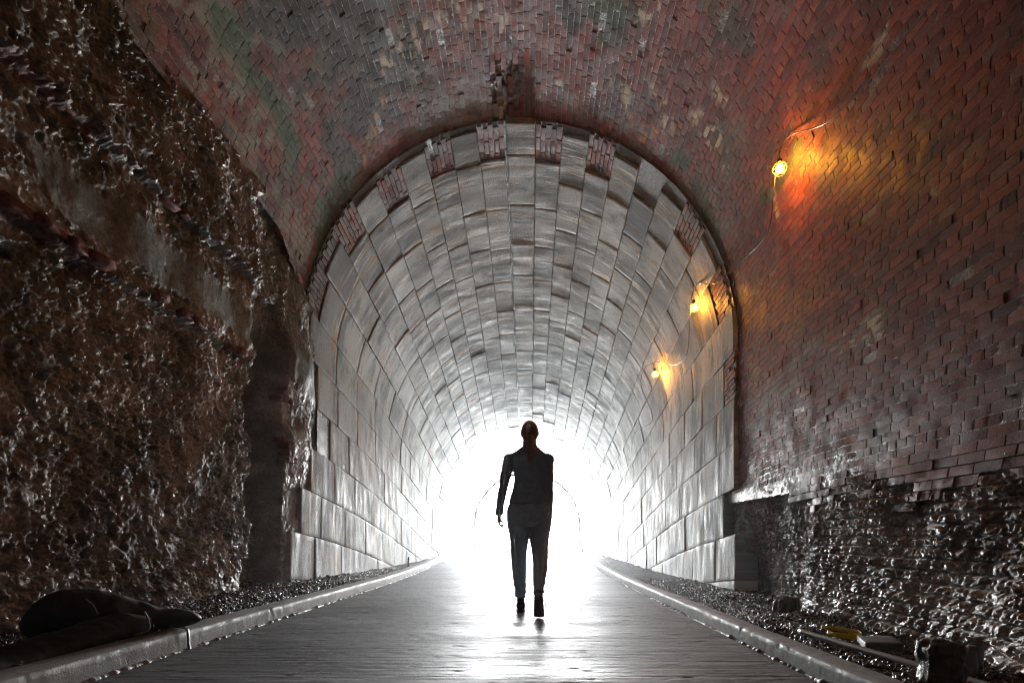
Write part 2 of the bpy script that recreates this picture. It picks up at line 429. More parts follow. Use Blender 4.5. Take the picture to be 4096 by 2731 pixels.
ss = ss + Rg * (fbm(P2, 30, 2, 68) * .006).reshape(n, nv); yy = yy + Rg * (fbm(P2, 30, 2, 69) * .008).reshape(n, nv)
V = prof(ss.ravel(), yy.ravel(), hh.ravel()); f = grid_faces(len(ga), len(gb)); F = (f[None] + (np.arange(n) * nv)[:, None, None]).reshape(-1, 4)
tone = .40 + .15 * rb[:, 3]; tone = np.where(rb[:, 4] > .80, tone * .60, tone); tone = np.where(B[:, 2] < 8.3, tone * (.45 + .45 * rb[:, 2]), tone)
farz = sstep(16, 20, B[:, 2]); tone = tone * (1 - .52 * farz)  # far blocks darkened to offset glare from the mouth, yellowed like stone there
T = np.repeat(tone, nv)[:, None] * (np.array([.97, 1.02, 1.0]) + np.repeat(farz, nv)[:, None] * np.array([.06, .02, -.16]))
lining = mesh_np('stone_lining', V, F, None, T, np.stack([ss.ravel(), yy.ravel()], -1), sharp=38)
tag(lining, 'pale grey stone block lining of the tunnel, stained with lime and rust streaks', 'tunnel lining')

def stone_mat():
    m, nt, b = newmat('lining_stone'); L = nt.links
    at = nt.nodes.new('ShaderNodeAttribute'); at.attribute_name = 'Col'
    uv = nt.nodes.new('ShaderNodeUVMap'); uv.uv_map = 'UVMap'
    def noise(scale, stretch, detail=5, rough=.6, off=(0, 0, 0)):
        mp = nt.nodes.new('ShaderNodeMapping'); mp.inputs['Scale'].default_value = stretch; mp.inputs['Location'].default_value = off
        L.new(uv.outputs[0], mp.inputs[0]); nn = N(nt, 'ShaderNodeTexNoise', Scale=scale, Detail=detail, Roughness=rough); L.new(mp.outputs[0], nn.inputs['Vector']); return nn.outputs[0]
    c = at.outputs['Color']
    g1 = ramp(nt, noise(45, (1, 1, 1), 5), [(.3, .62), (.7, 1.38)]); c = mixc(nt, 1, c, g1, 'MULTIPLY')
    # dark damp runs down the walls (long in s, short in Y)
    d = ramp(nt, noise(1.0, (1.1, 2.0, 1), 8, .7), [(.47, 0.0), (.60, 1.0)]); c = mixc(nt, mulf(nt, d, .75), c, (.075, .085, .075))
    w = ramp(nt, noise(1.0, (1.4, 5.0, 1), 7, .66, (3, 7, 0)), [(.54, 0.0), (.70, 1.0)]); c = mixc(nt, mulf(nt, w, .28), c, (.50, .50, .47))
    o = ramp(nt, noise(1.0, (1.8, 9.0, 1), 7, .66, (11, 2, 0)), [(.57, 0.0), (.66, 1.0)]); om = ramp(nt, noise(.7, (1, 1, 1), 2, .5, (5, 5, 0)), [(.45, 0.0), (.6, 1.0)])
    oo = nt.nodes.new('ShaderNodeMath'); oo.operation = 'MULTIPLY'; L.new(o, oo.inputs[0]); L.new(om, oo.inputs[1])
    c = mixc(nt, oo.outputs[0], c, (.36, .20, .07))
    arcs = ramp(nt, noise(1.0, (.16, 1.9, 1), 4, .6, (1, 4, 0)), [(.50, 0.0), (.56, 1.0), (.60, 1.0), (.66, 0.0)]); hatch = ramp(nt, noise(1.0, (1.6, 16.0, 1), 6, .65, (9, 9, 0)), [(.50, 0.0), (.58, 1.0)])
    am = nt.nodes.new('ShaderNodeMath'); am.operation = 'MULTIPLY'; L.new(arcs, am.inputs[0]); L.new(hatch, am.inputs[1])
    oc = mixc(nt, ramp(nt, noise(2.5, (1, 1, 1), 3, .6, (2, 8, 0)), [(.42, 0.0), (.58, 1.0)]), (.46, .25, .09), (.58, .52, .42)); c = mixc(nt, mulf(nt, am.outputs[0], .85), c, oc)
    L.new(c, b.inputs['Base Color'])
    L.new(ramp(nt, noise(3, (.5, 2, 1)), [(.35, .52), (.65, .85)]), b.inputs['Roughness'])
    b.inputs['Specular IOR Level'].default_value = .3
    bp = nt.nodes.new('ShaderNodeBump'); bp.inputs['Strength'].default_value = .7; bp.inputs['Distance'].default_value = .009; L.new(noise(48, (1, 1, 1), 5), bp.inputs['Height'])
    bp2 = nt.nodes.new('ShaderNodeBump'); bp2.inputs['Strength'].default_value = .08; bp2.inputs['Distance'].default_value = .004; L.new(noise(1.0, (1.8, 9.0, 1), 7, .66, (11, 2, 0)), bp2.inputs['Height']); L.new(bp.outputs[0], bp2.inputs['Normal'])
    bp3 = nt.nodes.new('ShaderNodeBump'); bp3.inputs['Strength'].default_value = .5; bp3.inputs['Distance'].default_value = .008; L.new(am.outputs[0], bp3.inputs['Height']); L.new(bp2.outputs[0], bp3.inputs['Normal'])
    L.new(bp3.outputs[0], b.inputs['Normal'])
    return m
def mulf(nt, s, k):
    m = nt.nodes.new('ShaderNodeMath'); m.operation = 'MULTIPLY'; nt.links.new(s, m.inputs[0]); m.inputs[1].default_value = k; return m.outputs[0]
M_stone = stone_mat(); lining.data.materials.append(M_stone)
sheet('mortar_joints', -QS - 4.2, QS + 4.2, 8.0, 29.0, 200, 160, lambda s, Y: .026 + 0 * s, M_mortar, lining)
sheet('mortar_joints', -QS - .3, QS + 1.6, 7.5, 8.1, 200, 12, lambda s, Y: .022 + 0 * s, M_mortar, lining)
# brick infill between the toothed block ends
for (s0, s1, y0, y1) in infill:
    cl = []
    if abs((s0 + s1) / 2) < .5 and s0 < 0: y1e = y1
    ns_ = max(1, round((s1 - s0) / CO)); w = (s1 - s0) / ns_
    for i in range(ns_):
        y = y0 - (0 if i % 2 else .05)
        while y < y1 - .03:
            l = min(.22, y1 - y)
            if y > y0 - .06 and l > .04 and not (-.45 < s0 < -.2 and rng.random() < .35): cl.append((s0 + (i + .5) * w, y + l / 2, w - .010, l - .010))
            y += .22
    if cl: brick_mesh('brick_infill', np.array(cl), M_brick, parent=lining, h0=.040, skirt=.1, jog=.003)

# wall courses at the lower left and right of the toothing end in real block faces: handled by block skirts

# portal at the far end
def arch_tube(name, Y, h, r, mat, parent=None, smax=QS + 1.9):
    s = np.linspace(-smax, smax, 120); P = prof(s, np.full(120, Y), np.full(120, h)); v, f = tube_data([tuple(p) for p in P], r, 6)
    return mesh_py(name, v, f, mat, parent)
M_rust = surf('rusty_steel', base=(.05, .02, .012), rough=(.5, .8), vary=.4)
po = arch_tube('portal_hoop', 28.6, .24, .085, M_rust); tag(po, 'thin rusty steel hoop lining the far tunnel mouth', 'hoop')
# masonry portal face outside so no light leaks round the tunnel
s = np.linspace(-QS - 3.6, QS + 3.6, 80); inner = prof(s, np.full(80, 28.95), np.full(80, .06)); cc = np.array([CX, 28.95, 1.0])
outer = cc + (inner - cc) * 4.0; outer[:, 1] = 28.97
V = np.concatenate([inner, outer]); F = [(i, i + 1, 81 + i, 80 + i) for i in range(79)]
pf = mesh_py('portal_wall', V, F, M_mortar); tag(pf, 'outer masonry face around the bright tunnel mouth', 'portal wall')
# outer shell of the hill over the tunnel
s = np.linspace(-QS - 3.6, QS + 3.6, 40)
V = []; 
for Y in (-9.2, 28.96): V.extend(prof(s, np.full(40, Y), np.full(40, -.9)))
F = [(i, i + 1, 41 + i, 40 + i) for i in range(39)]
k_ = len(V); V.extend([(-4.2, -9.2, -.5), (4.0, -9.2, -.5), (4.0, 28.9, -.45), (-4.2, 28.9, -.45)]); F.append((k_, k_ + 1, k_ + 2, k_ + 3))
hill = mesh_py('hillside', np.array(V), F, M_mortar); tag(hill, kind='structure')

# ------------------------------------------------------------------ left rock wall
M_rock = surf('rough_concrete_rock', spec=.5, rough=(.30, .75), rscale=14, bumps=((70, .6, .006), (180, .5, .003)), attr=True, vary=.55, vscale=45)
ny, nt_ = 640, 560
Yg = np.linspace(2.3, 9.0, ny); tg = np.linspace(0, 1, nt_)
Yv, tv = np.meshgrid(Yg, tg, indexing='ij'); Yv = Yv.ravel(); tv = tv.ravel()
ztop = np.interp(Yv, [0, 6.6, 7.2, 7.8, 9], [4.42, 4.40, 4.05, 3.45, 3.3]) - (drop(Yv) - drop(5.)) * .3
z = -.2 + tv * (ztop + .2)
sl = np.interp(z, [-.3, 0, 1.0, 2.0, 2.9, 3.7, 4.2, 4.5], [0, 0, -.02, .0, -.01, .0, .03, .06])
Xb = np.interp(Yv, [2.3, 3.6, 5.0, 6.0, 6.3], [-2.98, -2.97, -2.95, -2.92, -2.92])
P = np.stack([Xb * 0, Yv, z], -1)
wob = fbm(P, 1.6, 2, 71)
lo = 1 - sstep(2.5, 3.3, z)
edge = 5.98 + .14 * wob + .12 * fbm(P, 5, 2, 72)
niche = sstep(edge, edge + .20, Yv) * (1 - sstep(6.75, 6.95, Yv + .1 * wob))
X = Xb + sl * (1 - .25 * lo * 0)
X = X - niche * (.40 * lo + .13 * (1 - lo))
# rock tongue between the block ends
post = sstep(6.78, 6.98, Yv + .08 * fbm(P, 4, 2, 73))
X = X * (1 - post) + (-2.99 + .05 * fbm(P, 1.8, 3, 74) + .04 * sstep(2.9, 3.6, z) + (.20 * np.exp(-((z - 2.75) / .45) ** 2) + .10 * np.exp(-((z - 1.9) / .3) ** 2)) * (1 - sstep(7.3, 8.0, Yv))) * post
# ledges
L1 = 3.40 - (drop(Yv) - drop(4.)) ; L2 = 2.55 - (drop(Yv) - drop(4.)) * 1.3
L1 = L1 + .05 * fbm(P, 1.3, 2, 75); L2 = L2 + .06 * fbm(P, 1.3, 2, 76)
front_ = 1 - post
X = X + front_ * (-.05 + .075 * sstep(L2 - .04, L2 + .01, z) + .085 * sstep(L1 - .04, L1 + .01, z) - .05 * sstep(L1 + .1, L1 + .7, z))
smoothband = sstep(L2 + .12, L2 + .22, z) * (1 - sstep(L1 - .38, L1 - .18, z)) * sstep(3.0, 3.8, Yv + .5 * wob)
P = np.stack([(X + 3) * 1.0, Yv, z], -1)
amp = (1 - .92 * smoothband) * (1 - .5 * post)
W1, id1 = worley(P + .05 * np.stack([wob, wob, wob], -1), 13, 4); W2, id2 = worley(P, 32, 14)
big = fbm(P, 2.3, 3, 81); mid = ridged(P * np.array([1, 1.4, .75]), 5.5, 4, 82); fine = ridged(P, 19, 3, 83)
K1 = chunks(P, 5.5, 301); K2 = chunks(P, 13, 302); K3 = chunks(P, 31, 303); K4 = chunks(P * np.array([1, 1, .8]), 62, 304)
rag = .55 + .75 * sstep(-.35, .35, fbm(P, 1.3, 3, 305))
d = big * .05 + amp * (.030 * K1 + rag * (.022 * K2 + .018 * K3 + .011 * K4) + fine * .004) - .03
d = d - amp * .05 * (id1 > .93) * sstep(.5, .2, W1) if False else d
hole = amp * .07 * np.where(id1 > .9, 1 - sstep(.25, .5, W1), 0); d = d - hole
ang = np.interp(z, [2.5, 3.6, 4.5], [0, .2, .6])
Vx = X + d * np.cos(ang); Vz = z - d * np.sin(ang); V = np.stack([Vx, Yv + .012 * fine * amp, Vz], -1)
agg = _h((id1 * 1e6).astype(int), np.zeros(len(id1), int), np.zeros(len(id1), int), 1)
c = np.array([.15, .14, .13]) + (np.array([.33, .31, .285]) - np.array([.15, .14, .13])) * sstep(-.3, .5, fbm(P, 2.2, 4, 84))[:, None]
c = c + (np.array([.30, .27, .23]) - c) * (((agg > .8) & (W1 < .42)) * .5)[:, None]
och = sstep(.15, .4, fbm(P * np.array([1, 1.2, .5]), 1.6, 4, 85)); c = c + (np.array([.36, .25, .12]) - c) * (och * .16)[:, None]
mossm = sstep(.0, .3, fbm(P, 1.4, 4, 86) + .25 * sstep(2.2, 3.2, z) - .12); c = c + (np.array([.055, .075, .04]) - c) * (mossm * .65)[:, None]
c = c + (np.array([.085, .095, .08]) - c) * (smoothband * .8)[:, None]
redb = np.maximum(np.exp(-((z - L1 + .02) / .06) ** 2), np.exp(-((z - L2 + .02) / .07) ** 2)) * sstep(-.2, .15, fbm(P, 3, 2, 87)) * front_
c = c + (np.array([.17, .06, .05]) - c) * (redb * .8)[:, None]
purple = sstep(.25, .5, fbm(P, 1.1, 3, 88)) * (1 - sstep(1.5, 2.5, z)); c = c + (np.array([.14, .075, .07]) - c) * (purple * .5)[:, None]
c = c * (.8 + .4 * sstep(-.4, .4, fbm(P, 9, 2, 89)))[:, None]; gy = c.mean(1, keepdims=True); c = (gy * np.array([1.02, 1.0, .97]) + (c - gy) * .6) * 1.3
rock = mesh_np('rough_wall', V, grid_faces(ny, nt_), M_rock, np.clip(c, .01, .7))
tag(rock, 'rough broken aggregate wall with mossy patches along the left side of the tunnel', 'rock wall')
# brick courses surviving along the two ledges
def small_bricks(name, items, mat, parent, colf):
    V = []; F = []; Cc = []
    for (c0, u, v, w, l, hgt, dep) in items:
        bm = bmesh.new(); bmesh.ops.create_cube(bm, size=1); bmesh.ops.subdivide_edges(bm, edges=bm.edges[:], cuts=2, use_grid_fill=True)
        k = len(V); cc = colf()
        for vv in bm.verts:
            p = Vector((vv.co.x * dep, vv.co.y * l, vv.co.z * hgt)); e = (abs(vv.co.x) > .4) + (abs(vv.co.y) > .4) + (abs(vv.co.z) > .4)
            if e >= 2: p *= .93 if e == 3 else .97
            p += Vector((rng.uniform(-1, 1), rng.uniform(-1, 1), rng.uniform(-1, 1))) * .004
            q = c0 + u * p.x + v * p.y + w * p.z; V.append(tuple(q)); Cc.append(cc)
        for fc in bm.faces: F.append([vv.index + k for vv in fc.verts])
        bm.free()
    return mesh_np(name, V, F, mat, np.array(Cc), parent=parent)
items = []
for (lv, zz, k) in ((0, 3.42, 1.0), (1, 2.57, 1.3)):
    y = 2.5
    while y < 5.95:
        l = rng.uniform(.14, .23)
        if rng.random() < .5:
            zc = zz - float(drop(y) - drop(4.)) * k + rng.uniform(-.015, .015)
            xb = float(np.interp(y, [2.3, 3.6, 5.0, 6.0, 6.3], [-2.98, -2.97, -2.95, -2.92, -2.92])) + float(np.interp(zc, [0, 2, 2.9, 3.7, 4.2], [0, 0, 0, .0, .03])) + .012
            rot = Matrix.Rotation(rng.uniform(-.2, .2), 3, 'Z') @ Matrix.Rotation(rng.uniform(-.25, .15), 3, 'Y')
            items.append((Vector((xb + rng.uniform(-.03, .02), y + l / 2, zc)), rot @ Vector((1, 0, 0)), rot @ Vector((0, 1, 0)), rot @ Vector((0, 0, 1)), l, .062, .08))
        y += l + .012
def ledgecol():
    t = rng.random(); return (.15 + .06 * t, .05 + .035 * t, .042 + .03 * t)
M_dull = surf('dull_brick', rough=(.6, .9), bumps=((60, .8, .006),), attr=True, vary=.5, spec=.25)
small_bricks('brick_course', items, M_dull, rock, ledgecol)
# broken brick lumps on the rock beside the lining (left)
items = []
for (cy, czz, cx_, nn) in ((6.95, 2.35, -3.02, 3), (7.0, 1.62, -3.0, 12), (7.05, 2.75, -3.02, 10)):
    for k in range(nn):
        rot = Matrix.Rotation(rng.uniform(-.2, .2), 3, 'Z') @ Matrix.Rotation(rng.uniform(-.2, .2), 3, 'X')
        items.append((Vector((cx_ + rng.uniform(-.04, .03), cy + (k % 3) * .1 - .1 + rng.uniform(-.02, .02), czz + (k // 3) * .078)), rot @ Vector((1, 0, 0)), rot @ Vector((0, 1, 0)), rot @ Vector((0, 0, 1)), .11, .066, .14))
small_bricks('broken_bricks', items, M_dull, rock, ledgecol)

# ------------------------------------------------------------------ right rubble (under the bricks)
ny, nz_ = 620, 230
Yv, z = np.meshgrid(np.linspace(1.7, 8.6, ny), np.linspace(-.25, 1.5, nz_), indexing='ij'); Yv = Yv.ravel(); z = z.ravel()
P = np.stack([0 * z, Yv, z], -1)
cav = sstep(5.35, 5.75, Yv + .15 * fbm(P, 3, 2, 101)) * (1 - sstep(1.15, 1.3, z) * .6)
h = right_base(Yv, z) - .006 - cav * .06
pil = sstep(7.25, 7.35, Yv + .06 * fbm(P, 5, 2, 102)) * sstep(.42, .5, z) * (1 - sstep(8.0, 8.1, Yv)); h = h * (1 - pil) + pil * (-.07)
W1, id1 = worley(P, 14, 104); mid = ridged(P * np.array([1, 1.3, .8]), 6, 4, 105); fine = ridged(P, 22, 3, 106)
# brick-like coursing surviving in the rubble
rowp = np.abs(((z + drop(Yv)) / .0748) % 1 - .5) * 2; cs = (1 - .7 * sstep(4.8, 5.8, Yv)) * .028 * sstep(.70, .92, rowp)
K1 = chunks(P, 6.5, 311); K2 = chunks(P * np.array([1, 1.2, .8]), 14, 312); K3 = chunks(P * np.array([1, 1.3, .7]), 33, 313); K4 = chunks(P, 64, 314)
d = fbm(P, 2.5, 3, 107) * .04 + .024 * K1 + .021 * K2 + .017 * K3 + .010 * K4 - cs - .02
h = h + d
X = CX + R0 - h
c = np.array([.15, .14, .135]) + (np.array([.33, .315, .30]) - np.array([.15, .14, .135])) * sstep(-.3, .5, fbm(P, 3, 4, 108))[:, None]
br = sstep(.1, .35, fbm(P, 2.2, 3, 109)); c = c + (np.array([.13, .07, .055]) - c) * (br * .6)[:, None]
M_rub = surf('wet_rubble', spec=.6, rough=(.24, .65), rscale=14, bumps=((70, .6, .006), (180, .5, .003)), attr=True, vary=.5, vscale=45)
rub = mesh_np('rubble_wall', np.stack([X, Yv + .01 * fine, z], -1), grid_faces(ny, nz_), M_rub, np.clip(c * 1.5, 0, .8))
tag(rub, 'jagged wet rubble base of the right wall below the crumbling bricks', 'rubble wall')

# ------------------------------------------------------------------ ground, road, kerbs
def ground_sheet(name, x0f, x1f, y0, y1, nx, ny, zf, mat, kind=None):
    u, Y = np.meshgrid(np.linspace(0, 1, nx), np.linspace(y0, y1, ny), indexing='ij'); u = u.ravel(); Y = Y.ravel()
    x = x0f(Y) + u * (x1f(Y) - x0f(Y)); V = np.stack([x, Y, zf(x, Y)], -1)
    o = mesh_np(name, V, grid_faces(nx, ny), mat); 
    if kind: tag(o, kind=kind)
    return o
def road_mat():
    m, nt, b = newmat('brushed_wet_concrete'); L = nt.links
    tc = nt.nodes.new('ShaderNodeTexCoord')
    def noise(scale, stretch, detail=4, rough=.6, off=(0, 0, 0)):
        mp = nt.nodes.new('ShaderNodeMapping'); mp.inputs['Scale'].default_value = stretch; mp.inputs['Location'].default_value = off
        L.new(tc.outputs['Object'], mp.inputs[0]); nn = N(nt, 'ShaderNodeTexNoise', Scale=scale, Detail=detail, Roughness=rough); L.new(mp.outputs[0], nn.inputs['Vector']); return nn.outputs[0]
    c = mixc(nt, ramp(nt, noise(1.2, (.6, 1.6, 1), 6), [(.35, 0.), (.65, 1.)]), (.042, .043, .045), (.085, .085, .086))
    c = mixc(nt, 1, c, ramp(nt, noise(40, (.15, 2.2, 1), 4), [(.35, .7), (.65, 1.3)]), 'MULTIPLY'); L.new(c, b.inputs['Base Color'])
    L.new(ramp(nt, noise(1.0, (.35, 2.6, 1), 6, .62, (4, 1, 0)), [(.38, .48), (.62, .72)]), b.inputs['Roughness'])
    b.inputs['Specular IOR Level'].default_value = .32
    prev = None
    for nz, st, ds in ((noise(60, (.06, 2.4, 1), 3, .5), .6, .005), (noise(14, (.06, 1.6, 1), 4, .6, (2, 2, 0)), .55, .012), (noise(60, (1, 1, 1), 3), .35, .005), (noise(2.2, (.5, 1.4, 1), 3), .25, .02)):
        bp = nt.nodes.new('ShaderNodeBump'); bp.inputs['Strength'].default_value = st; bp.inputs['Distance'].default_value = ds; L.new(nz, bp.inputs['Height'])
        if prev: L.new(prev, bp.inputs['Normal'])
        prev = bp.outputs[0]
    L.new(prev, b.inputs['Normal']); return m
M_road = road_mat()
def road_z(x, Y):
    P = np.stack([x, Y, 0 * x], -1)
    g = fbm(P * np.array([1.1, 24, 1]), 1, 3, 7) * .0013 + fbm(P * np.array([2.5, 60, 1]), 1, 2, 8) * .0009 + fbm(P * np.array([.5, 3.0, 1]), 1, 3, 9) * .0006
    fade = 1 - .7 * sstep(10, 20, Y)
    return roadz(Y) + .0018 * fbm(P, .9, 3, 5) + g * fade + .0013 * fbm(P, 30, 2, 10) - .003 * sstep(.60, .70, fbm(P, 17, 2, 12))
rows = np.concatenate([np.linspace(-8, 2.4, 30), np.arange(2.41, 12, .009), np.linspace(12.02, 29, 420)])
u_, Y_ = np.meshgrid(np.linspace(0, 1, 130), rows, indexing='ij'); u_ = u_.ravel(); Y_ = Y_.ravel(); x_ = kerbL(Y_) - .05 + u_ * (kerbR(Y_) - kerbL(Y_) + .1)
road = mesh_np('road', np.stack([x_, Y_, road_z(x_, Y_)], -1), grid_faces(130, len(rows)), M_road); tag(road, kind='structure')
M_out = surf('outside_paving', base=(.62, .62, .60), rough=(.6, .9), bumps=((20, .3, .01),))
ground_sheet('ground', lambda Y: -9 + 0 * Y, lambda Y: 9 + 0 * Y, 28.99, 33.5, 60, 30, lambda x, Y: .07 + .01 * fbm(np.stack([x, Y, 0 * x], -1), 1, 3, 5), M_out, 'structure')
M_kerb = surf('kerb_concrete', base=(.24, .235, .225), rough=(.45, .8), rscale=12, bumps=((30, .35, .006), (120, .5, .003)), vary=.3, vscale=18)
def kerb(name, xf, side, w, hh, label):
    Yk = np.concatenate([np.linspace(-8, 1.5, 20), np.linspace(1.6, 12, 700), np.linspace(12.05, 28.9, 260)]); n = len(Yk)
    # section: gutter lip, foot, face, top arris, top, back
    sec = [(0, -.03), (0, .004), (0, hh * .35), (0, hh * .7), (.002, hh - .008), (.010, hh), (w * .5, hh + .001), (w - .006, hh), (w, hh - .008), (w, -.06)]
    V = np.zeros((n, len(sec), 3)); x = xf(Yk); rz = roadz(Yk)
    for k, (dx, dz) in enumerate(sec):
        P = np.stack([0 * Yk + k * .013 + side * 3, Yk, 0 * Yk + dz], -1); nz = fbm(P, 1.5, 2, 120) * .004 + fbm(P, 45, 2, 121) * .0025 * (k in (3, 4, 5, 6))
        chip = np.clip(fbm(P, 26, 2, 122) - .35, 0, 1) * .02 * (k in (4, 5))
        V[:, k, 0] = x + side * (dx + nz + chip); V[:, k, 1] = Yk; V[:, k, 2] = rz + dz + nz * .5 - chip
    f = grid_faces(n, len(sec)); o = mesh_np(name, V.reshape(-1, 3), f, M_kerb); tag(o, label, 'kerb', 'kerbs along the roadway')
    # bead of slurry along the foot
    Yb = np.linspace(1.6, 16, 2200); xb = xf(Yb); q = np.stack([Yb, Yb * 0 + side, 0 * Yb], -1)
    amp = .006 + .010 * np.clip(fbm(q, 22, 3, 130) + .3, 0, 1); V = []
    for k in range(5):
        th = math.pi * k / 4; V.append(np.stack([xb - side * (amp * 1.6 * math.sin(th * .5) if k else amp * 0), Yb, roadz(Yb) + .0 + (amp * 1.5) * math.cos(th * .5) - .002], -1))
    V = np.stack(V, 1).reshape(-1, 3); b = mesh_np('slurry_bead', V, grid_faces(len(Yb), 5), M_kerb, parent=o)
    return o
kerb('kerb', kerbR, 1, .135, .095, 'wet concrete kerb on the right beside the loose pipe and gravel')
kerb('kerb', kerbL, -1, .18, .11, 'wet concrete kerb on the left beside the black sheeting')

# gravel verges
M_grav = surf('wet_gravel', rough=(.22, .55), rscale=30, bumps=((90, .4, .003),), attr=True, vary=.4, vscale=60)
def gz_left(x, Y): return np.interp(Y, [-8, 2, 7, 10, 25, 30], [.06, .08, .10, .05, .03, .06])
def gz_right(x, Y): return np.interp(Y, [-8, 2, 4, 5.2, 6.2, 7.5, 12, 18, 30], [.0, .0, -.01, -.04, -.06, -.04, -.05, -.0, .04])
ico = bmesh.new(); bmesh.ops.create_icosphere(ico, subdivisions=1, radius=1); ICV = np.array([v.co[:] for v in ico.verts]); ICF = np.array([[v.index for v in f.verts] for f in ico.faces]); ico.free()
def verge(name, x0, x1, gz, seed, nst, yr):
    r = np.random.default_rng(seed)
    u, Y = np.meshgrid(np.linspace(0, 1, 60), np.linspace(-2, 28.9, 1300), indexing='ij'); u = u.ravel(); Y = Y.ravel(); x = x0(Y) + u * (x1(Y) - x0(Y))
    P = np.stack([x, Y, 0 * x], -1); W, idw = worley(P, 26, seed)
    zz = gz(x, Y) + .02 * (.5 - W) + .012 * fbm(P, 3, 3, seed) * 2 + .03 * np.clip(fbm(P, 1.2, 2, seed + 3), 0, 1)
    c = np.repeat((.02 + .05 * idw)[:, None], 3, 1) * np.array([1.1, .95, .85])
    V1 = np.stack([x, Y, zz], -1); F1 = grid_faces(60, 1300); F1 = np.concatenate([F1[:, [0, 1, 2]], F1[:, [0, 2, 3]]])
    Ys = yr[0] + (yr[1] - yr[0]) * r.random(nst) ** 1.5; us = r.random(nst) * 1.0; xs = x0(Ys) + us * (x1(Ys) - x0(Ys))
    sz = r.uniform(.007, .017, nst) * (1 + .6 * (r.random(nst) > .93)); 
    q = r.normal(size=(nst, 3, 3)); Q, _ = np.linalg.qr(q)
    scl = np.stack([r.uniform(.8, 1.3, nst), r.uniform(.7, 1.1, nst), r.uniform(.45, .8, nst)], -1)
    vv = ICV[None] * (1 + .18 * r.normal(size=(nst, len(ICV), 1))) * scl[:, None] ; vv = np.einsum('nij,nkj->nki', Q, vv) * sz[:, None, None]
    zs = gz(xs, Ys) + .012 * fbm(np.stack([xs, Ys, 0 * xs], -1), 3, 3, seed) * 2 + .03 * np.clip(fbm(np.stack([xs, Ys, 0 * xs], -1), 1.2, 2, seed + 3), 0, 1) + sz * .5 + .004
    vv = vv + np.stack([xs, Ys, zs], -1)[:, None]
    F2 = (ICF[None] + (np.arange(nst) * len(ICV))[:, None, None]).reshape(-1, 3) + len(V1)
    t = r.random(nst); cc = (np.array([.03, .026, .022]) + t[:, None] ** 3 * np.array([.14, .12, .10])); cc = np.repeat(cc, len(ICV), 0)
    o = mesh_np(name, np.concatenate([V1, vv.reshape(-1, 3)]), np.concatenate([F1, F2]), M_grav, np.concatenate([c, cc]), smooth=True)
    tag(o, kind='stuff'); return o
g1 = verge('gravel', lambda Y: kerbR(Y) + .13, lambda Y: np.interp(Y, [2, 5, 6.5, 7.3, 7.6, 29], [2.5, 2.75, 3.5, 3.5, 2.72, 2.72]), gz_right, 5, 16000, (2.2, 9.5))
tag(g1, 'dark wet gravel filling the verge between right kerb and wall', 'gravel')
g2 = verge('gravel', lambda Y: np.interp(Y, [2, 6.9, 7.2, 29], [-3.5, -3.5, -3.0, -3.0]), lambda Y: kerbL(Y) - .17, gz_left, 6, 12000, (2.4, 11))
tag(g2, 'dark wet gravel filling the verge between left kerb and rough wall', 'gravel')

exec_person = True
# ------------------------------------------------------------------ person (seen from behind, walking away)
def loft(rings, n=20, frame='h'):
    """rings: (x,y,z,rx,ry[,tilt]) ; frame 'h' = horizontal ellipses, 't' = perpendicular to the path"""
    V = []; F = []; m = len(rings)
    ps = [Vector(r[:3]) for r in rings]
    for k, r in enumerate(rings):
        if frame == 'h': a = Vector((1, 0, 0)); b = Vector((0, 1, 0))
        else:
            t = (ps[min(k + 1, m - 1)] - ps[max(k - 1, 0)]).normalized(); a = Vector((1, 0, 0)); a = (a - t * a.dot(t)).normalized() if abs(t.x) < .95 else Vector((0, 1, 0)); b = t.cross(a).normalized()
        for j in range(n):
            th = 2 * math.pi * j / n; V.append(ps[k] + a * r[3] * math.cos(th) + b * r[4] * math.sin(th))
    for k in range(m - 1):
        for j in range(n): F.append((k * n + j, k * n + (j + 1) % n, (k + 1) * n + (j + 1) % n, (k + 1) * n + j))
    F.append(tuple(range(n - 1, -1, -1))); F.append(tuple(range((m - 1) * n, m * n))); return V, F
def dense(rings, k=5):
    out = []
    A = [np.array(r[:5], float) for r in rings]
    for i in range(len(A) - 1):
        p0 = A[max(i - 1, 0)]; p1 = A[i]; p2 = A[i + 1]; p3 = A[min(i + 2, len(A) - 1)]
        for j in range(k):
            t = j / k; out.append(tuple(.5 * ((2 * p1) + (p2 - p0) * t + (2 * p0 - 5 * p1 + 4 * p2 - p3) * t * t + (3 * p1 - p0 - 3 * p2 + p3) * t ** 3)))
    out.append(tuple(A[-1])); return out
def ball(c, r, n=16):
    rr = []
    for k in range(1, n):
        th = math.pi * k / n; rr.append((c[0], c[1], c[2] + r[2] * math.cos(th), r[0] * math.sin(th), r[1] * math.sin(th)))
    return loft(rr, 20)
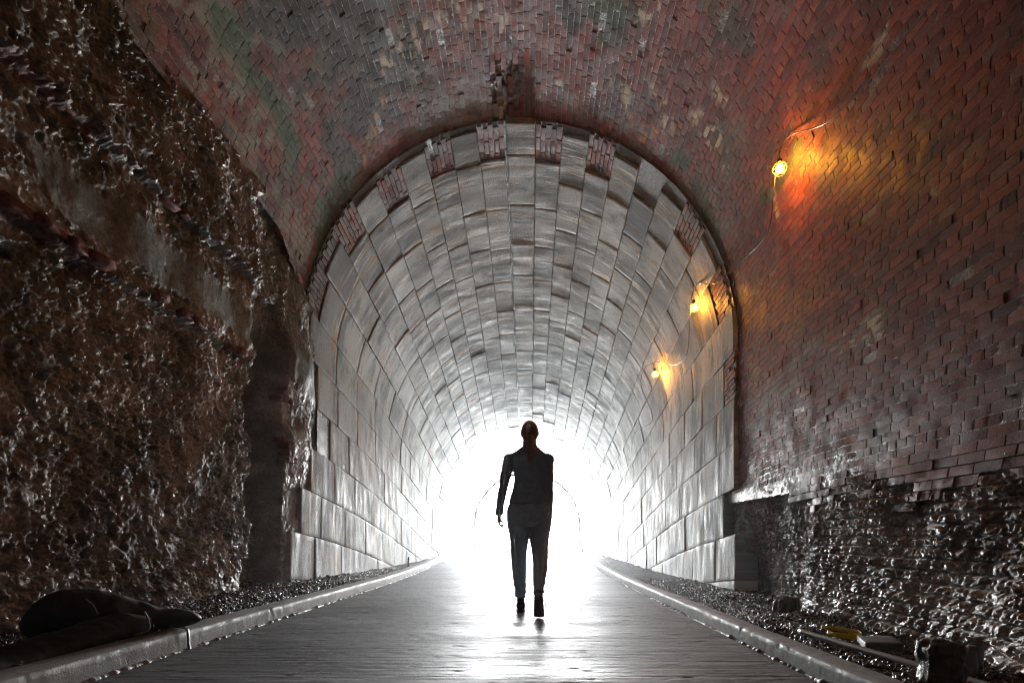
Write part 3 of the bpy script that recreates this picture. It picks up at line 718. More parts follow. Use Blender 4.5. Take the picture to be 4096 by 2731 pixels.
def fuse(name, parts, mat, parent, voxel=.008, smooth=4, wrinkle=None):
    V = []; F = []
    for v, f in parts:
        k = len(V); V += [tuple(p) for p in v]; F += [tuple(i + k for i in q) for q in f]
    me = bpy.data.meshes.new(name); me.from_pydata(V, [], F); bm = bmesh.new(); bm.from_mesh(me)
    for isl in [bm.faces]: bmesh.ops.recalc_face_normals(bm, faces=bm.faces)
    bm.to_mesh(me); bm.free()
    o = bpy.data.objects.new(name, me); COL.objects.link(o)
    r = o.modifiers.new('r', 'REMESH'); r.mode = 'VOXEL'; r.voxel_size = voxel
    s = o.modifiers.new('s', 'SMOOTH'); s.factor = .6; s.iterations = smooth
    dg = bpy.context.evaluated_depsgraph_get(); dg.update(); m2 = bpy.data.meshes.new_from_object(o.evaluated_get(dg)); o.modifiers.clear(); o.data = m2
    m2.name = name; m2.materials.clear(); m2.materials.append(mat)
    co_ = np.empty(len(m2.vertices) * 3, np.float32); m2.vertices.foreach_get('co', co_); co_ = co_.reshape(-1, 3)
    if wrinkle:
        nr = np.empty(len(m2.vertices) * 3, np.float32); m2.vertices.foreach_get('normal', nr); nr = nr.reshape(-1, 3)
        co_ = co_ + nr * wrinkle(co_)[:, None]; m2.vertices.foreach_set('co', co_.astype(np.float32).ravel())
    m2.polygons.foreach_set('use_smooth', np.ones(len(m2.polygons), bool)); m2.update()
    o.parent = parent; return o
M_skin = surf('skin', base=(.26, .15, .11), rough=(.45, .6), bumps=((200, .15, .001),), vary=.1)
M_jack = surf('softshell_fabric', base=(.17, .21, .27), rough=(.6, .8), bumps=((300, .3, .001),), vary=.15)
M_trou = surf('trouser_fabric', base=(.27, .33, .40), rough=(.7, .85), bumps=((260, .3, .001),), vary=.15)
M_hair = surf('auburn_hair', base=(.24, .10, .06), rough=(.35, .5), bumps=((40, .8, .004),), vary=.4, stretch=(6, 6, .6))
M_shoe = surf('shoe_leather', base=(.03, .026, .026), rough=(.5, .7), bumps=((150, .3, .001),), vary=.2)
M_sole = surf('rubber_sole', base=(.06, .04, .035), rough=(.6, .8), bumps=((80, .5, .003),), vary=.2)
M_trim = surf('rust_lining_trim', base=(.30, .10, .05), rough=(.6, .8), bumps=(), vary=.1)
M_glass = surf('dark_frame', base=(.02, .02, .02), rough=(.2, .3), bumps=(), vary=.05)
per = empty('person', (0, 5.0, 0))
tag(per, 'person with a low ponytail in dark jacket and trousers walking away along the wet roadway', 'person')
def hand(sx, wx, wy, wz):
    parts = [loft(dense([(wx, wy, wz + .05, .024, .027), (wx, wy, wz + .01, .020, .026), (wx, wy + .002, wz - .02, .019, .036), (wx, wy + .004, wz - .05, .017, .040), (wx, wy + .003, wz - .072, .013, .036)]), 16)]
    for k, (dy, ln) in enumerate(((.030, .030), (.011, .035), (-.009, .032), (-.027, .024))):
        b = Vector((wx, wy + dy, wz - .066)); i = Vector((-sx, 0, 0))
        p = [b, b + Vector((0, .002, -ln * .55)) + i * .003, b + Vector((0, .004, -ln)) + i * .016, b + Vector((0, .004, -ln * .95)) + i * .032, b + Vector((0, .004, -ln * .45)) + i * .040]
        p = smooth_path(p, 4); parts.append(tube_data(p, [.0092 - .0022 * q / (len(p) - 1) for q in range(len(p))], 8))
    b = Vector((wx, wy + .030, wz - .022)); i = Vector((-sx, 0, 0))
    p = smooth_path([b, b + Vector((0, .014, -.022)) + i * .014, b + Vector((0, .012, -.046)) + i * .030, b + Vector((0, .002, -.064)) + i * .042], 4)
    parts.append(tube_data(p, [.0115 - .003 * q / (len(p) - 1) for q in range(len(p))], 8)); return parts
bodyp = [ball((0, .012, 1.590), (.068, .088, .092)), loft(dense([(0, .055, 1.475, .018, .02), (0, .045, 1.492, .040, .05), (0, .035, 1.53, .056, .066), (0, .03, 1.58, .062, .078)]), 20),
         loft(dense([(0, -.005, 1.36, .10, .06), (0, 0, 1.42, .055, .055), (0, .008, 1.50, .047, .052), (0, .01, 1.56, .05, .06)]), 20),
         loft(dense([(0, .10, 1.600, .006, .006), (0, .107, 1.585, .009, .010), (0, .112, 1.566, .013, .012), (0, .10, 1.556, .010, .008)]), 10),
         ball((.071, .012, 1.582), (.009, .018, .030), 10), ball((-.071, .012, 1.582), (.009, .018, .030), 10),
         loft(dense([(0, 0, .80, .13, .09), (0, 0, .90, .160, .10), (-.004, 0, 1.06, .145, .095), (-.004, 0, 1.20, .125, .085), (-.004, 0, 1.34, .145, .085), (-.004, 0, 1.41, .09, .06), (0, 0, 1.45, .05, .05)]), 24)]
for sx, sh, el, wr in ((-1, (-.150, 0, 1.385), (-.215, -.012, 1.13), (-.270, .015, .875)), (1, (.140, 0, 1.385), (.163, -.03, 1.13), (.170, .03, .885))):
    bodyp.append(loft(dense([(*sh, .045, .045), ((sh[0] + el[0]) / 2, sh[1], (sh[2] + el[2]) / 2, .038, .04), (*el, .032, .034), ((el[0] + wr[0]) / 2, (el[1] + wr[1]) / 2, (el[2] + wr[2]) / 2, .03, .032), (*wr, .021, .024)]), 14))
    bodyp += hand(sx, wr[0], wr[1], wr[2] - .01)
LEG = {-1: [(-.088, 0, .80, .078, .09), (-.089, .015, .66, .066, .08), (-.095, .03, .49, .050, .058), (-.090, .045, .33, .046, .052), (-.082, .07, .15, .030, .036), (-.080, .075, .06, .030, .04)],
       1: [(.080, 0, .80, .078, .09), (.078, -.02, .67, .070, .08), (.089, -.06, .49, .050, .058), (.083, -.20, .345, .045, .052), (.073, -.355, .215, .030, .036), (.072, -.375, .15, .030, .04)]}
for sx in (-1, 1): bodyp.append(loft(dense(LEG[sx]), 18, 't' if sx > 0 else 'h'))
bodyp.append(loft(dense([(-.080, .06, .06, .028, .03), (-.080, .11, .055, .034, .03), (-.08, .20, .04, .036, .02), (-.08, .28, .03, .026, .012)]), 14, 't'))
bodyp.append(loft(dense([(.072, -.40, .17, .028, .028), (.072, -.37, .12, .032, .028), (.074, -.325, .07, .034, .022), (.076, -.27, .035, .032, .014), (.077, -.22, .022, .024, .010)]), 14, 't'))
body = fuse('body', bodyp, M_skin, per, .0055, 3)
def wr_j(P):
    q = P.copy(); q[:, 2] *= 1.0
    return fbm(q * np.array([1, 1, 1.6]), 11, 3, 201) * .006 + ridged(q * np.array([1.0, 1.0, 2.4]), 9, 2, 202) * .0022
jp = [loft(dense([(.002, 0, .955, .186, .128), (.002, 0, .972, .187, .128), (.004, 0, 1.04, .172, .118), (.004, 0, 1.13, .150, .108), (.002, 0, 1.20, .140, .102), (-.002, -.002, 1.29, .148, .108), (-.008, -.004, 1.36, .160, .108), (-.008, -.004, 1.40, .146, .092), (-.006, -.002, 1.43, .108, .078), (-.002, 0, 1.455, .080, .066)]), 30),
      loft(dense([(0, .004, 1.42, .088, .072), (0, .006, 1.46, .066, .066), (0, .010, 1.50, .060, .064), (0, .012, 1.525, .062, .066)]), 24)]
SL = {-1: [(-.135, 0, 1.395, .050, .055), (-.165, 0, 1.375, .060, .064), (-.200, -.005, 1.26, .049, .056), (-.226, -.012, 1.135, .042, .049), (-.252, .002, 1.00, .039, .045), (-.270, .014, .885, .037, .041), (-.272, .015, .862, .037, .041)],
      1: [(.125, 0, 1.395, .050, .055), (.150, 0, 1.37, .058, .062), (.157, -.012, 1.26, .052, .060), (.163, -.03, 1.135, .045, .052), (.167, .0, 1.00, .042, .048), (.170, .028, .895, .037, .042), (.170, .03, .872, .037, .042)]}
for sx in (-1, 1): jp.append(loft(dense(SL[sx]), 18))
jack = fuse('jacket', jp, M_jack, per, .0075, 4, wr_j)
# rust coloured lining edge peeking out at the hem
pts = [(.002 + .178 * math.cos(a), -.122 * abs(math.sin(a)) - .004, .953 + .012 * math.cos(a) + .006 * math.sin(3 * a)) for a in np.linspace(-.25, -math.pi + .5, 26)]
pts = [(x, -abs(.130 * math.sin(a)) - .001, z) for (x, y, z), a in zip(pts, np.linspace(-.25, -math.pi + .5, 26))]
v, f = tube_data(pts, .0028, 6); tr = mesh_py('hem_trim', v, f, M_trim, jack)
def wr_t(P):
    return ridged(P * np.array([1.3, 1.3, 2.2]), 7, 3, 211) * .004 * (1 + sstep(.35, .15, P[:, 2]) * 0) + fbm(P, 14, 2, 212) * .003 + .003 * np.sin(P[:, 2] * 90 + 6 * P[:, 0] * 10) * (1 - sstep(.2, .36, P[:, 2]))
tp = [loft(dense([(.0, 0, 1.03, .150, .10), (.0, 0, .97, .178, .116), (-.002, 0, .92, .198, .128), (-.003, -.004, .86, .203, .134), (-.004, -.004, .80, .194, .126), (-.004, 0, .765, .16, .10)]), 28)]
TL = {-1: [(-.095, 0, .83, .098, .108), (-.098, 0, .76, .098, .105), (-.094, .015, .66, .083, .095), (-.097, .03, .49, .068, .074), (-.093, .045, .33, .060, .066), (-.085, .062, .21, .050, .056), (-.084, .068, .135, .048, .054)],
      1: [(.092, 0, .83, .098, .108), (.088, -.008, .76, .098, .105), (.083, -.02, .67, .086, .095), (.090, -.06, .49, .067, .074), (.085, -.19, .36, .058, .064), (.076, -.31, .26, .043, .05), (.073, -.355, .215, .041, .048)]}
for sx in (-1, 1): tp.append(loft(dense(TL[sx]), 20, 't' if sx > 0 else 'h'))
trou = fuse('trousers', tp, M_trou, per, .0075, 3, wr_t)
hp = [ball((0, .004, 1.594), (.075, .094, .098)), loft(dense([(0, -.03, 1.49, .035, .03), (0, -.022, 1.52, .056, .055), (0, -.012, 1.56, .066, .075)]), 20)]
hair = fuse('hair', hp, M_hair, per, .006, 2, lambda P: -.02 * sstep(.055, .075, P[:, 1]) * (1 - sstep(1.62, 1.65, P[:, 2])) + .002 * ridged(P * np.array([6, 6, .8]), 10, 2, 221))
pt = fuse('ponytail', [loft(dense([(.0, -.080, 1.555, .022, .022), (.002, -.100, 1.540, .026, .024), (.006, -.108, 1.50, .036, .026), (.012, -.118, 1.44, .036, .024), (.010, -.126, 1.38, .026, .018), (.006, -.130, 1.33, .016, .012), (.004, -.131, 1.295, .006, .006)]), 18)], M_hair, hair, .005, 2, lambda P: .004 * ridged(P * np.array([5, 5, .5]), 16, 2, 222))
v, f = tube_data([(.0 + .024 * math.cos(a), -.094 + .008 * math.sin(a), 1.545 + .023 * math.sin(a)) for a in np.linspace(0, 2 * math.pi, 20)], .005, 6); mesh_py('hair_tie', v, f, M_glass, hair)
v, f = tube_data([(.072, -.012, 1.590), (.078, .01, 1.595), (.076, .06, 1.597), (.066, .098, 1.597), (.0, .112, 1.594), (-.066, .098, 1.597), (-.076, .06, 1.597), (-.078, .01, 1.595), (-.072, -.012, 1.590)], .0022, 6); mesh_py('spectacles', v, f, M_glass, per)
v, f = tube_data(smooth_path([(.070, .0, 1.60), (.080, -.004, 1.585), (.083, -.004, 1.56), (.079, -.002, 1.545)], 5), .0018, 5); mesh_py('hair_strand', v, f, M_hair, hair)
for sx in (-1, 1):
    v, f = ball((sx * .030, .092, 1.597), (.011, .009, .009), 10); mesh_py('eye', v, f, surf('eye_white', base=(.7, .7, .7), rough=(.1, .2), bumps=()), body)
v, f = ball((0, .098, 1.528), (.024, .008, .006), 8); mesh_py('mouth', v, f, surf('lip', base=(.35, .12, .1), bumps=()), body)
for k_, q_ in ((-1, [(-.082, .066, .20, .034, .040), (-.081, .072, .11, .033, .040), (-.080, .075, .07, .034, .042)]), (1, [(.073, -.345, .235, .034, .040), (.072, -.372, .17, .034, .040), (.072, -.39, .135, .034, .040)])):
    mesh_py('sock', *loft(dense(q_), 16, 't'), M_shoe, body)
def shoe(name, rings, sole, laces):
    s = fuse(name, [loft(dense(rings), 18, 't')], M_shoe, per, .005, 2)
    fuse('sole', [loft(dense(sole), 16, 't')], M_sole, s, .005, 2)
    tubes('lace', laces, M_shoe, s, 5)
shoe('shoe', [(-.080, .045, .060, .030, .030), (-.080, .058, .062, .038, .048), (-.080, .11, .062, .040, .050), (-.081, .17, .050, .043, .036), (-.083, .25, .038, .045, .026), (-.084, .30, .032, .036, .020), (-.084, .318, .028, .018, .012)],
     [(-.080, .040, .014, .026, .012), (-.080, .06, .013, .040, .013), (-.080, .14, .012, .039, .012), (-.083, .25, .012, .048, .012), (-.084, .31, .013, .034, .011), (-.084, .328, .015, .014, .008)],
     [([(-.12, .11, .105), (-.13, .09, .10), (-.135, .07, .092)], .003)])
shoe('shoe', [(.072, -.405, .200, .026, .026), (.072, -.395, .180, .037, .040), (.073, -.365, .125, .039, .042), (.075, -.325, .080, .043, .034), (.077, -.285, .052, .045, .026), (.079, -.24, .034, .036, .018), (.080, -.22, .028, .018, .010)],
     [(.071, -.437, .178, .026, .012), (.071, -.420, .160, .040, .013), (.072, -.385, .105, .040, .013), (.075, -.345, .052, .045, .013), (.078, -.30, .020, .046, .012), (.080, -.24, .013, .034, .011), (.081, -.215, .014, .014, .008)],
     [(smooth_path([(.10, -.35, .16), (.122, -.37, .145), (.128, -.38, .11), (.115, -.37, .105), (.105, -.35, .14)], 4), .0028)])
tubes('trouser_tab', [([(-.128, .03, .137), (-.140, .03, .136), (-.148, .03, .136)], .004)], M_trou, trou, 5)
# ------------------------------------------------------------------ cage lamps, hooks, cable on the right wall
M_metal = surf('galvanised_wire', base=(.30, .26, .20), rough=(.3, .5), bumps=(), vary=.2, metallic=.7)
M_black = surf('black_rubber', base=(.006, .0063, .007), rough=(.5, .7), bumps=((30, .3, .004),), vary=.2, rscale=8, spec=.22)
M_cable = surf('wet_cable', base=(.16, .155, .15), rough=(.12, .25), bumps=(), vary=.3)
def emis(name, col, st):
    m = bpy.data.materials.new(name); m.use_nodes = True; nt = m.node_tree; nt.nodes.clear(); e = nt.nodes.new('ShaderNodeEmission'); o = nt.nodes.new('ShaderNodeOutputMaterial')
    e.inputs[0].default_value = (*col, 1); e.inputs[1].default_value = st; nt.links.new(e.outputs[0], o.inputs[0]); return m
M_bulb = emis('bulb_glow', (1.0, .38, .03), 18)
LS = [(2.46, 5.61, 4.266), (2.41, 8.43, 4.08), (2.355, 10.83, 3.775)]
def wallp(s, Y, h): return Vector([float(q) for q in prof(np.array([s]), np.array([Y]), np.array([h]))[0]])
curl = []
lampsrc = None; hooksrc = None
def make_lamp():
    root = empty('cage_lamp')
    mesh_py('socket', *loft(dense([(0, 0, -.115, .020, .020), (0, 0, -.12, .024, .024), (0, 0, -.155, .024, .024), (0, 0, -.175, .028, .028), (0, 0, -.18, .020, .020)], 3), 14), M_black, root)
    mesh_py('bulb', *loft(dense([(0, 0, -.175, .012, .012), (0, 0, -.195, .022, .022), (0, 0, -.222, .035, .035), (0, 0, -.245, .033, .033), (0, 0, -.262, .020, .020), (0, 0, -.268, .006, .006)], 4), 18), M_bulb, root)
    ws = []
    for k in range(6):
        a = math.pi * k / 3; P = [(r * math.cos(a + tw), r * math.sin(a + tw), z) for (r, z, tw) in ((.027, -.17, 0), (.052, -.19, .2), (.066, -.225, .45), (.058, -.262, .7), (.032, -.285, .95), (.0, -.292, 1.1))]
        ws.append((smooth_path(P, 4), .0022)); P2 = [(r * math.cos(a - tw), r * math.sin(a - tw), z) for (r, z, tw) in ((.027, -.17, 0), (.052, -.19, .2), (.066, -.225, .45), (.058, -.262, .7), (.032, -.285, .95), (.0, -.292, 1.1))]; ws.append((smooth_path(P2, 4), .0022))
    ws.append(([(.066 * math.cos(a), .066 * math.sin(a), -.225) for a in np.linspace(0, 2 * math.pi, 20)], .0022))
    tubes('cage', ws, M_metal, root, 5)
    tubes('cord', [(smooth_path([(0, 0, -.004), (.004, .002, -.05), (-.003, 0, -.09), (0, 0, -.118)], 5), .0045)], M_cable, root, 7)
    return root
def make_hook():
    root = empty('wall_hook')
    tubes('stem', [([(.165, 0, -.16), (.160, 0, -.02)], .010)], M_metal, root, 10)
    tubes('arm', [(smooth_path([(.160, 0, -.03), (.155, 0, .012), (.13, 0, .022), (.02, 0, .018), (-.02, 0, .010), (-.028, 0, -.010), (-.010, 0, -.022), (.012, 0, -.016)], 6), .0045)], M_metal, root, 8)
    return root
def copy_tree(o, parent=None):
    c = o.copy(); COL.objects.link(c)
    if parent: c.parent = parent
    for ch in list(o.children): copy_tree(ch, c)
    return c
lamp0 = make_lamp(); hook0 = make_hook()
lab_l = ['glowing amber cage lamp on the brick wall, largest and nearest of the three', 'glowing amber cage lamp where brick wall meets stone lining, middle of the three', 'glowing amber cage lamp on the stone lining, smallest and farthest of the three']
lab_h = ['bent wire hook in the brick wall carrying the nearest amber lamp', 'bent wire hook at the edge of the stone lining carrying the middle amber lamp', 'bent wire hook in the stone lining carrying the farthest amber lamp']
for i, q_ in enumerate(LS):
    p = Vector(q_) + Vector((0, 0, .21)); curl.append(p)
    l = lamp0 if i == 0 else copy_tree(lamp0); k = hook0 if i == 0 else copy_tree(hook0)
    l.location = p; k.location = p; l.rotation_euler = (R_([-16, -8, -14][i]), R_([6, -4, 4][i]), R_(20 * i)); k.rotation_euler = (0, 0, R_(-4))
    if i == 2: k.scale = (.9, 1, 1)
    tag(l, lab_l[i], 'cage lamp', 'amber cage lamps strung along the right wall'); tag(k, lab_h[i], 'hook', 'wire hooks holding the lamp cable')
pts = [wallp(3.72, -2.4, .08), wallp(3.80, -1.0, .05), wallp(3.70, .4, .16), wallp(3.86, 1.4, .04), wallp(3.72, 2.9, .12), wallp(3.80, 3.6, .05), wallp(3.78, 4.3, .04), wallp(3.70, 4.9, .07), curl[0] + Vector((.05, -.16, .045)), curl[0] + Vector((0, 0, -.012)),
       curl[0] + Vector((-.01, .10, -.30)), wallp(3.93, 6.2, .10), wallp(3.80, 7.0, .05), wallp(3.66, 7.7, .11), curl[1] + Vector((.05, -.18, .06)), curl[1] + Vector((0, 0, -.012)),
       curl[1] + Vector((-.01, .10, -.32)), wallp(3.98, 9.2, .16), wallp(3.80, 10.0, .14), curl[2] + Vector((.05, -.16, .03)), curl[2] + Vector((0, 0, -.012)), curl[2] + Vector((-.10, .25, .0)), curl[2] + Vector((-.12, .6, -.25)), wallp(4.05, 12.0, .12), wallp(3.8, 13.4, .2), wallp(4.1, 15, .12), wallp(3.8, 17, .2)]
cb = tubes('lamp_cable', [(smooth_path(pts, 9), .006)], M_cable, None, 7); tag(cb, 'long drooping cable looped over the hooks between the amber lamps', 'cable')

# ------------------------------------------------------------------ small things on the right verge
M_pipe = surf('grey_plastic_pipe', base=(.17, .165, .16), rough=(.35, .55), bumps=((40, .1, .002),), vary=.15)
M_yel = surf('yellow_webbing', base=(.9, .68, .015), rough=(.5, .7), bumps=((120, .3, .001),), vary=.25)
M_dark = surf('dark_concrete', base=(.10, .095, .085), rough=(.5, .8), bumps=((50, .6, .006),), vary=.3)
def hollow_pipe(name, pts, ro, ri, mat, parent=None, n=20):
    a, _ = tube_data(pts, ro, n, False); b, _ = tube_data(pts, ri, n, False); m = len(pts); V = a + b; F = []; q = m * n
    for k in range(m - 1):
        for j in range(n):
            F.append((k * n + j, k * n + (j + 1) % n, (k + 1) * n + (j + 1) % n, (k + 1) * n + j)); F.append((q + k * n + j, q + (k + 1) * n + j, q + (k + 1) * n + (j + 1) % n, q + k * n + (j + 1) % n))
    for k in (0, m - 1):
        for j in range(n): F.append((k * n + j, q + k * n + j, q + k * n + (j + 1) % n, k * n + (j + 1) % n))
    return mesh_py(name, V, F, mat, parent)
pp_ = smooth_path([(1.815, 3.82, .036), (1.86, 3.3, .034), (1.905, 2.78, .034), (1.93, 2.4, .036), (1.98, 1.6, .036)], 8)
cp = hollow_pipe('conduit_pipe', pp_, .0185, .015, M_pipe); tag(cp, 'loose grey plastic pipe lying on the gravel behind the right kerb', 'pipe')
lp = smooth_path([(2.03, 3.96, .035), (2.10, 3.95, .035), (2.165, 3.87, .03), (2.185, 3.76, .03), (2.14, 3.68, .03), (2.06, 3.645, .03), (1.99, 3.70, .032), (1.975, 3.78, .03)], 8)
V = []; F = []
for k, p in enumerate(lp):
    t = (lp[min(k + 1, len(lp) - 1)] - lp[max(k - 1, 0)]).normalized(); nrm = Vector((t.y, -t.x, 0)).normalized(); w_ = .017 + .002 * math.sin(k * .7)
    for a, b in ((-1, -1), (1, -1), (1, 1), (-1, 1)): V.append(p + nrm * (.0012 * a + .003 * b) + Vector((0, 0, b * w_)))
for k in range(len(lp) - 1):
    for j in range(4): F.append((k * 4 + j, k * 4 + (j + 1) % 4, (k + 1) * 4 + (j + 1) % 4, (k + 1) * 4 + j))
F += [(3, 2, 1, 0), tuple(len(V) - 4 + j for j in range(4))]
yl = mesh_py('strap_loop', V, F, M_yel); tag(yl, 'open loop of bright yellow strap lying on the dark gravel', 'strap')
def rough_block(name, c, ax, ay, hgt, mat, seed, amp, cuts=10, bevel=.08, lump=0.0):
    bm = bmesh.new(); bmesh.ops.create_cube(bm, size=1); bmesh.ops.subdivide_edges(bm, edges=bm.edges[:], cuts=cuts, use_grid_fill=True)
    co_ = np.array([v.co[:] for v in bm.verts]); e = np.sort(np.abs(co_), 1); rad = np.clip((e[:, 1] - (.5 - bevel)) / bevel, 0, 1) * np.clip((e[:, 2] - (.5 - bevel)) / bevel, 0, 1)
    nn = co_ / np.linalg.norm(co_, axis=1)[:, None]; d = fbm(co_ * np.array([ax.length, ay.length, hgt]) * 1.0, 9 / max(ax.length, .1) * .3 + 8, 4, seed) * amp + ridged(co_ * .3, 9, 3, seed + 3) * amp * .5
    P = co_ - nn * (rad * bevel * .45)[:, None]
    if lump: P = P * (1 - lump * np.clip(P[:, 2:3] + .1, 0, 1))
    W = np.array(c)[None] + P[:, 0:1] * np.array(ax)[None] + P[:, 1:2] * np.array(ay)[None] + (P[:, 2:3] + .5) * np.array([[0, 0, hgt]]) + nn * d[:, None]
    for v, q in zip(bm.verts, W): v.co = q
    me = bpy.data.meshes.new(name); bm.to_mesh(me); bm.free(); me.materials.append(mat)
    for p in me.polygons: p.use_smooth = True
    o = bpy.data.objects.new(name, me); COL.objects.link(o); return o
sb = rough_block('concrete_paver', (2.09, 3.40, .012), Vector((.215, -.01, 0)), Vector((.09, .25, 0)), .045, M_dark, 301, .0025, 8, .04); tag(sb, 'flat grey concrete paver lying on the gravel beside the yellow strap', 'paver')
rk = rough_block('fallen_rock', (2.33, 5.16, -.03), Vector((.19, .03, 0)), Vector((-.03, .16, 0)), .175, M_dark, 310, .022, 12, .22, .25); tag(rk, 'angular grey rock fallen at the foot of the rubble wall', 'rock')
M_moss = surf('mossy_stone', base=(.07, .075, .05), rough=(.25, .6), bumps=((40, .8, .01),), vary=.6, vscale=14)
ms = rough_block('mossy_stone', (1.805, 2.50, -.02), Vector((.15, 0, 0)), Vector((0, .13, 0)), .235, M_moss, 320, .018, 14, .2, .12); tag(ms, 'dark upright stone flecked with moss in front of the loose grey pipe', 'stone')
def stub(cx_, cy_, zt, r, label, tilt):
    root = empty('pipe_stub', (cx_, cy_, 0))
    hollow_pipe('tube', [(0, 0, -.03), (tilt * .4, 0, zt * .5), (tilt, 0, zt)], r, r * .86, M_pipe, root, 24)
    P = [(tilt + r * 1.02 * math.cos(a), r * 1.02 * math.sin(a), zt) for a in np.linspace(0, math.pi * 1.3, 14)]
    V = []; F = []
    for k, q in enumerate(P):
        f_ = .5 + .5 * math.sin(k * 1.7); V += [Vector(q) + Vector((0, 0, -.014)), Vector(q) + Vector((0, 0, .008 + .006 * f_)), Vector(q) * 1 + Vector((.012 * math.cos(k), .004, .010 + .010 * f_)), Vector(q) + Vector((.003, .003, -.010))]
    for k in range(len(P) - 1):
        for j in range(4): F.append((k * 4 + j, k * 4 + (j + 1) % 4, (k + 1) * 4 + (j + 1) % 4, (k + 1) * 4 + j))
    V += [Vector((tilt - r * 1.9, -.01, zt - .035)), Vector((tilt - r * .8, -.02, zt + .006)), Vector((tilt - r * .6, .01, zt + .010)), Vector((tilt - r * 1.85, .012, zt - .028)), Vector((tilt - r * .7, -.005, zt + .014))]
    b = len(V) - 5; F += [(b, b + 1, b + 2, b + 3), (b, b + 3, b + 4), (b, b + 4, b + 1), (b + 1, b + 4, b + 2), (b + 2, b + 4, b + 3)]
    mesh_py('torn_tape', V, F, surf('grey_tape', base=(.32, .33, .34), rough=(.3, .5), bumps=((60, .4, .003),)), root)
    tag(root, label, 'pipe stub', 'upright pipe stubs on the right verge'); return root
stub(2.01, 2.60, .150, .034, 'upright grey pipe stub with a torn taped rim, the front one', -.008)
stub(2.16, 2.76, .165, .034, 'upright grey pipe stub tied to the red string, behind the other', .004)
M_red = surf('red_string', base=(.35, .09, .05), rough=(.5, .7), bumps=(), vary=.3)
st = tubes('string', [(smooth_path([(2.13, 2.75, .178), (2.165, 2.70, .165), (2.13, 2.56, .142), (2.10, 2.42, .118), (2.05, 2.2, .09), (2.0, 1.9, .05)], 6), .0028)], M_red, None, 6); tag(st, 'thin red string running from the rear pipe stub along the rubble wall', 'string')
bc = tubes('ground_cable', [(smooth_path([(1.66, 2.98, .02), (1.72, 2.77, .026), (1.80, 2.64, .024), (1.84, 2.3, .02), (1.86, 1.9, .02)], 6), .006)], M_black, None, 7); tag(bc, 'thin black cable lying on the gravel between right kerb and pipe', 'cable')
def stake(x, y, z, h, label):
    V = []; F = []
    for k, (t, s_) in enumerate(((0, 1), (.5, 1.02), (.9, 1.0), (1.0, .8))):
        for a, b in ((-1, -1), (1, -1), (1, 1), (-1, 1)): V.append((x + a * .017 * s_ + .01 * t, y + b * .012 * s_, z - .05 + (h + .05) * t + (.006 * a if k == 3 else 0)))
    for k in range(3):
        for j in range(4): F.append((k * 4 + j, k * 4 + (j + 1) % 4, (k + 1) * 4 + (j + 1) % 4, (k + 1) * 4 + j))
    F += [(3, 2, 1, 0), (12, 13, 14, 15)]
    o = mesh_py('survey_stake', V, F, surf('stake_wood', base=(.09, .08, .07), rough=(.5, .7), bumps=((60, .3, .003),)), None, False); tag(o, label, 'stake', 'stakes standing in the gravel verges')
stake(-2.33, 10.9, .10, .20, 'short dark wooden stake standing behind the left kerb')
stake(2.10, 22.6, .14, .20, 'tiny dark stake at the far right end of the kerb')
v = smooth_path([(2.62, 14.2, .55), (2.45, 13.9, .22), (2.3, 13.7, .10)], 5)
# ------------------------------------------------------------------ black sheeting bundle on the left
def bl_w(P): return ridged(P * np.array([1, 1, 1]), 6, 3, 331) * .008 + fbm(P, 14, 3, 332) * .005
root = empty('black_sheeting', (-2.4, 3.1, .11)); off = Vector((2.4, -3.1, -.11))
def lo(r): return [(a + off.x, b + off.y, c + off.z, d, e) for (a, b, c, d, e) in r]
fuse('bundle', [loft(dense(lo([(-2.66, 3.02, .17, .05, .06), (-2.60, 3.04, .20, .09, .12), (-2.52, 3.08, .23, .12, .150), (-2.42, 3.18, .225, .11, .14), (-2.30, 3.34, .19, .09, .10), (-2.20, 3.46, .165, .06, .06)])), 24, 't')], M_black, root, .009, 3, bl_w)
fuse('nozzle', [loft(dense(lo([(-2.26, 3.36, .175, .06, .05), (-2.19, 3.43, .175, .075, .062), (-2.12, 3.50, .170, .065, .052), (-2.075, 3.545, .160, .035, .030), (-2.055, 3.56, .155, .012, .012)])), 22, 't')], M_black, root, .007, 2, lambda P: fbm(P, 16, 2, 335) * .002)
fuse('lower_roll', [loft(dense(lo([(-2.34, 1.5, .09, .14, .07), (-2.36, 2.3, .09, .14, .07), (-2.38, 2.7, .10, .14, .07), (-2.33, 3.05, .14, .13, .08), (-2.27, 3.2, .16, .10, .08), (-2.22, 3.30, .15, .06, .05)])), 22, 't')], M_black, root, .01, 3, bl_w)
for q_, r_ in (([(-2.215, 3.13, .118), (-2.15, 3.20, .14), (-2.155, 3.22, .19), (-2.20, 3.25, .24)], .005), ([(-2.36, 3.02, .34), (-2.34, 3.05, .30), (-2.33, 3.07, .25)], .004)):
    tubes('piping', [([tuple(Vector(q) + off) for q in smooth_path(q_, 5)], r_)], M_pipe, root, 6)
tag(root, 'black rubber sheeting bundled on the left kerb against the rough wall', 'sheeting')
P = smooth_path([(-2.16, 3.47, .118), (-2.09, 3.43, .122), (-2.035, 3.38, .118), (-2.018, 3.365, .08), (-2.014, 3.36, .04), (-2.004, 3.355, .006)], 6)
V = []; F = []
for k, p in enumerate(P):
    t = (P[min(k + 1, len(P) - 1)] - P[max(k - 1, 0)]).normalized(); sd_ = Vector((.05, 1, 0)).normalized() * .012; nm = t.cross(sd_).normalized() * .0022
    for a, b in ((-1, -1), (1, -1), (1, 1), (-1, 1)): V.append(p + sd_ * a + nm * b)
for k in range(len(P) - 1):
    for j in range(4): F.append((k * 4 + j, k * 4 + (j + 1) % 4, (k + 1) * 4 + (j + 1) % 4, (k + 1) * 4 + j))
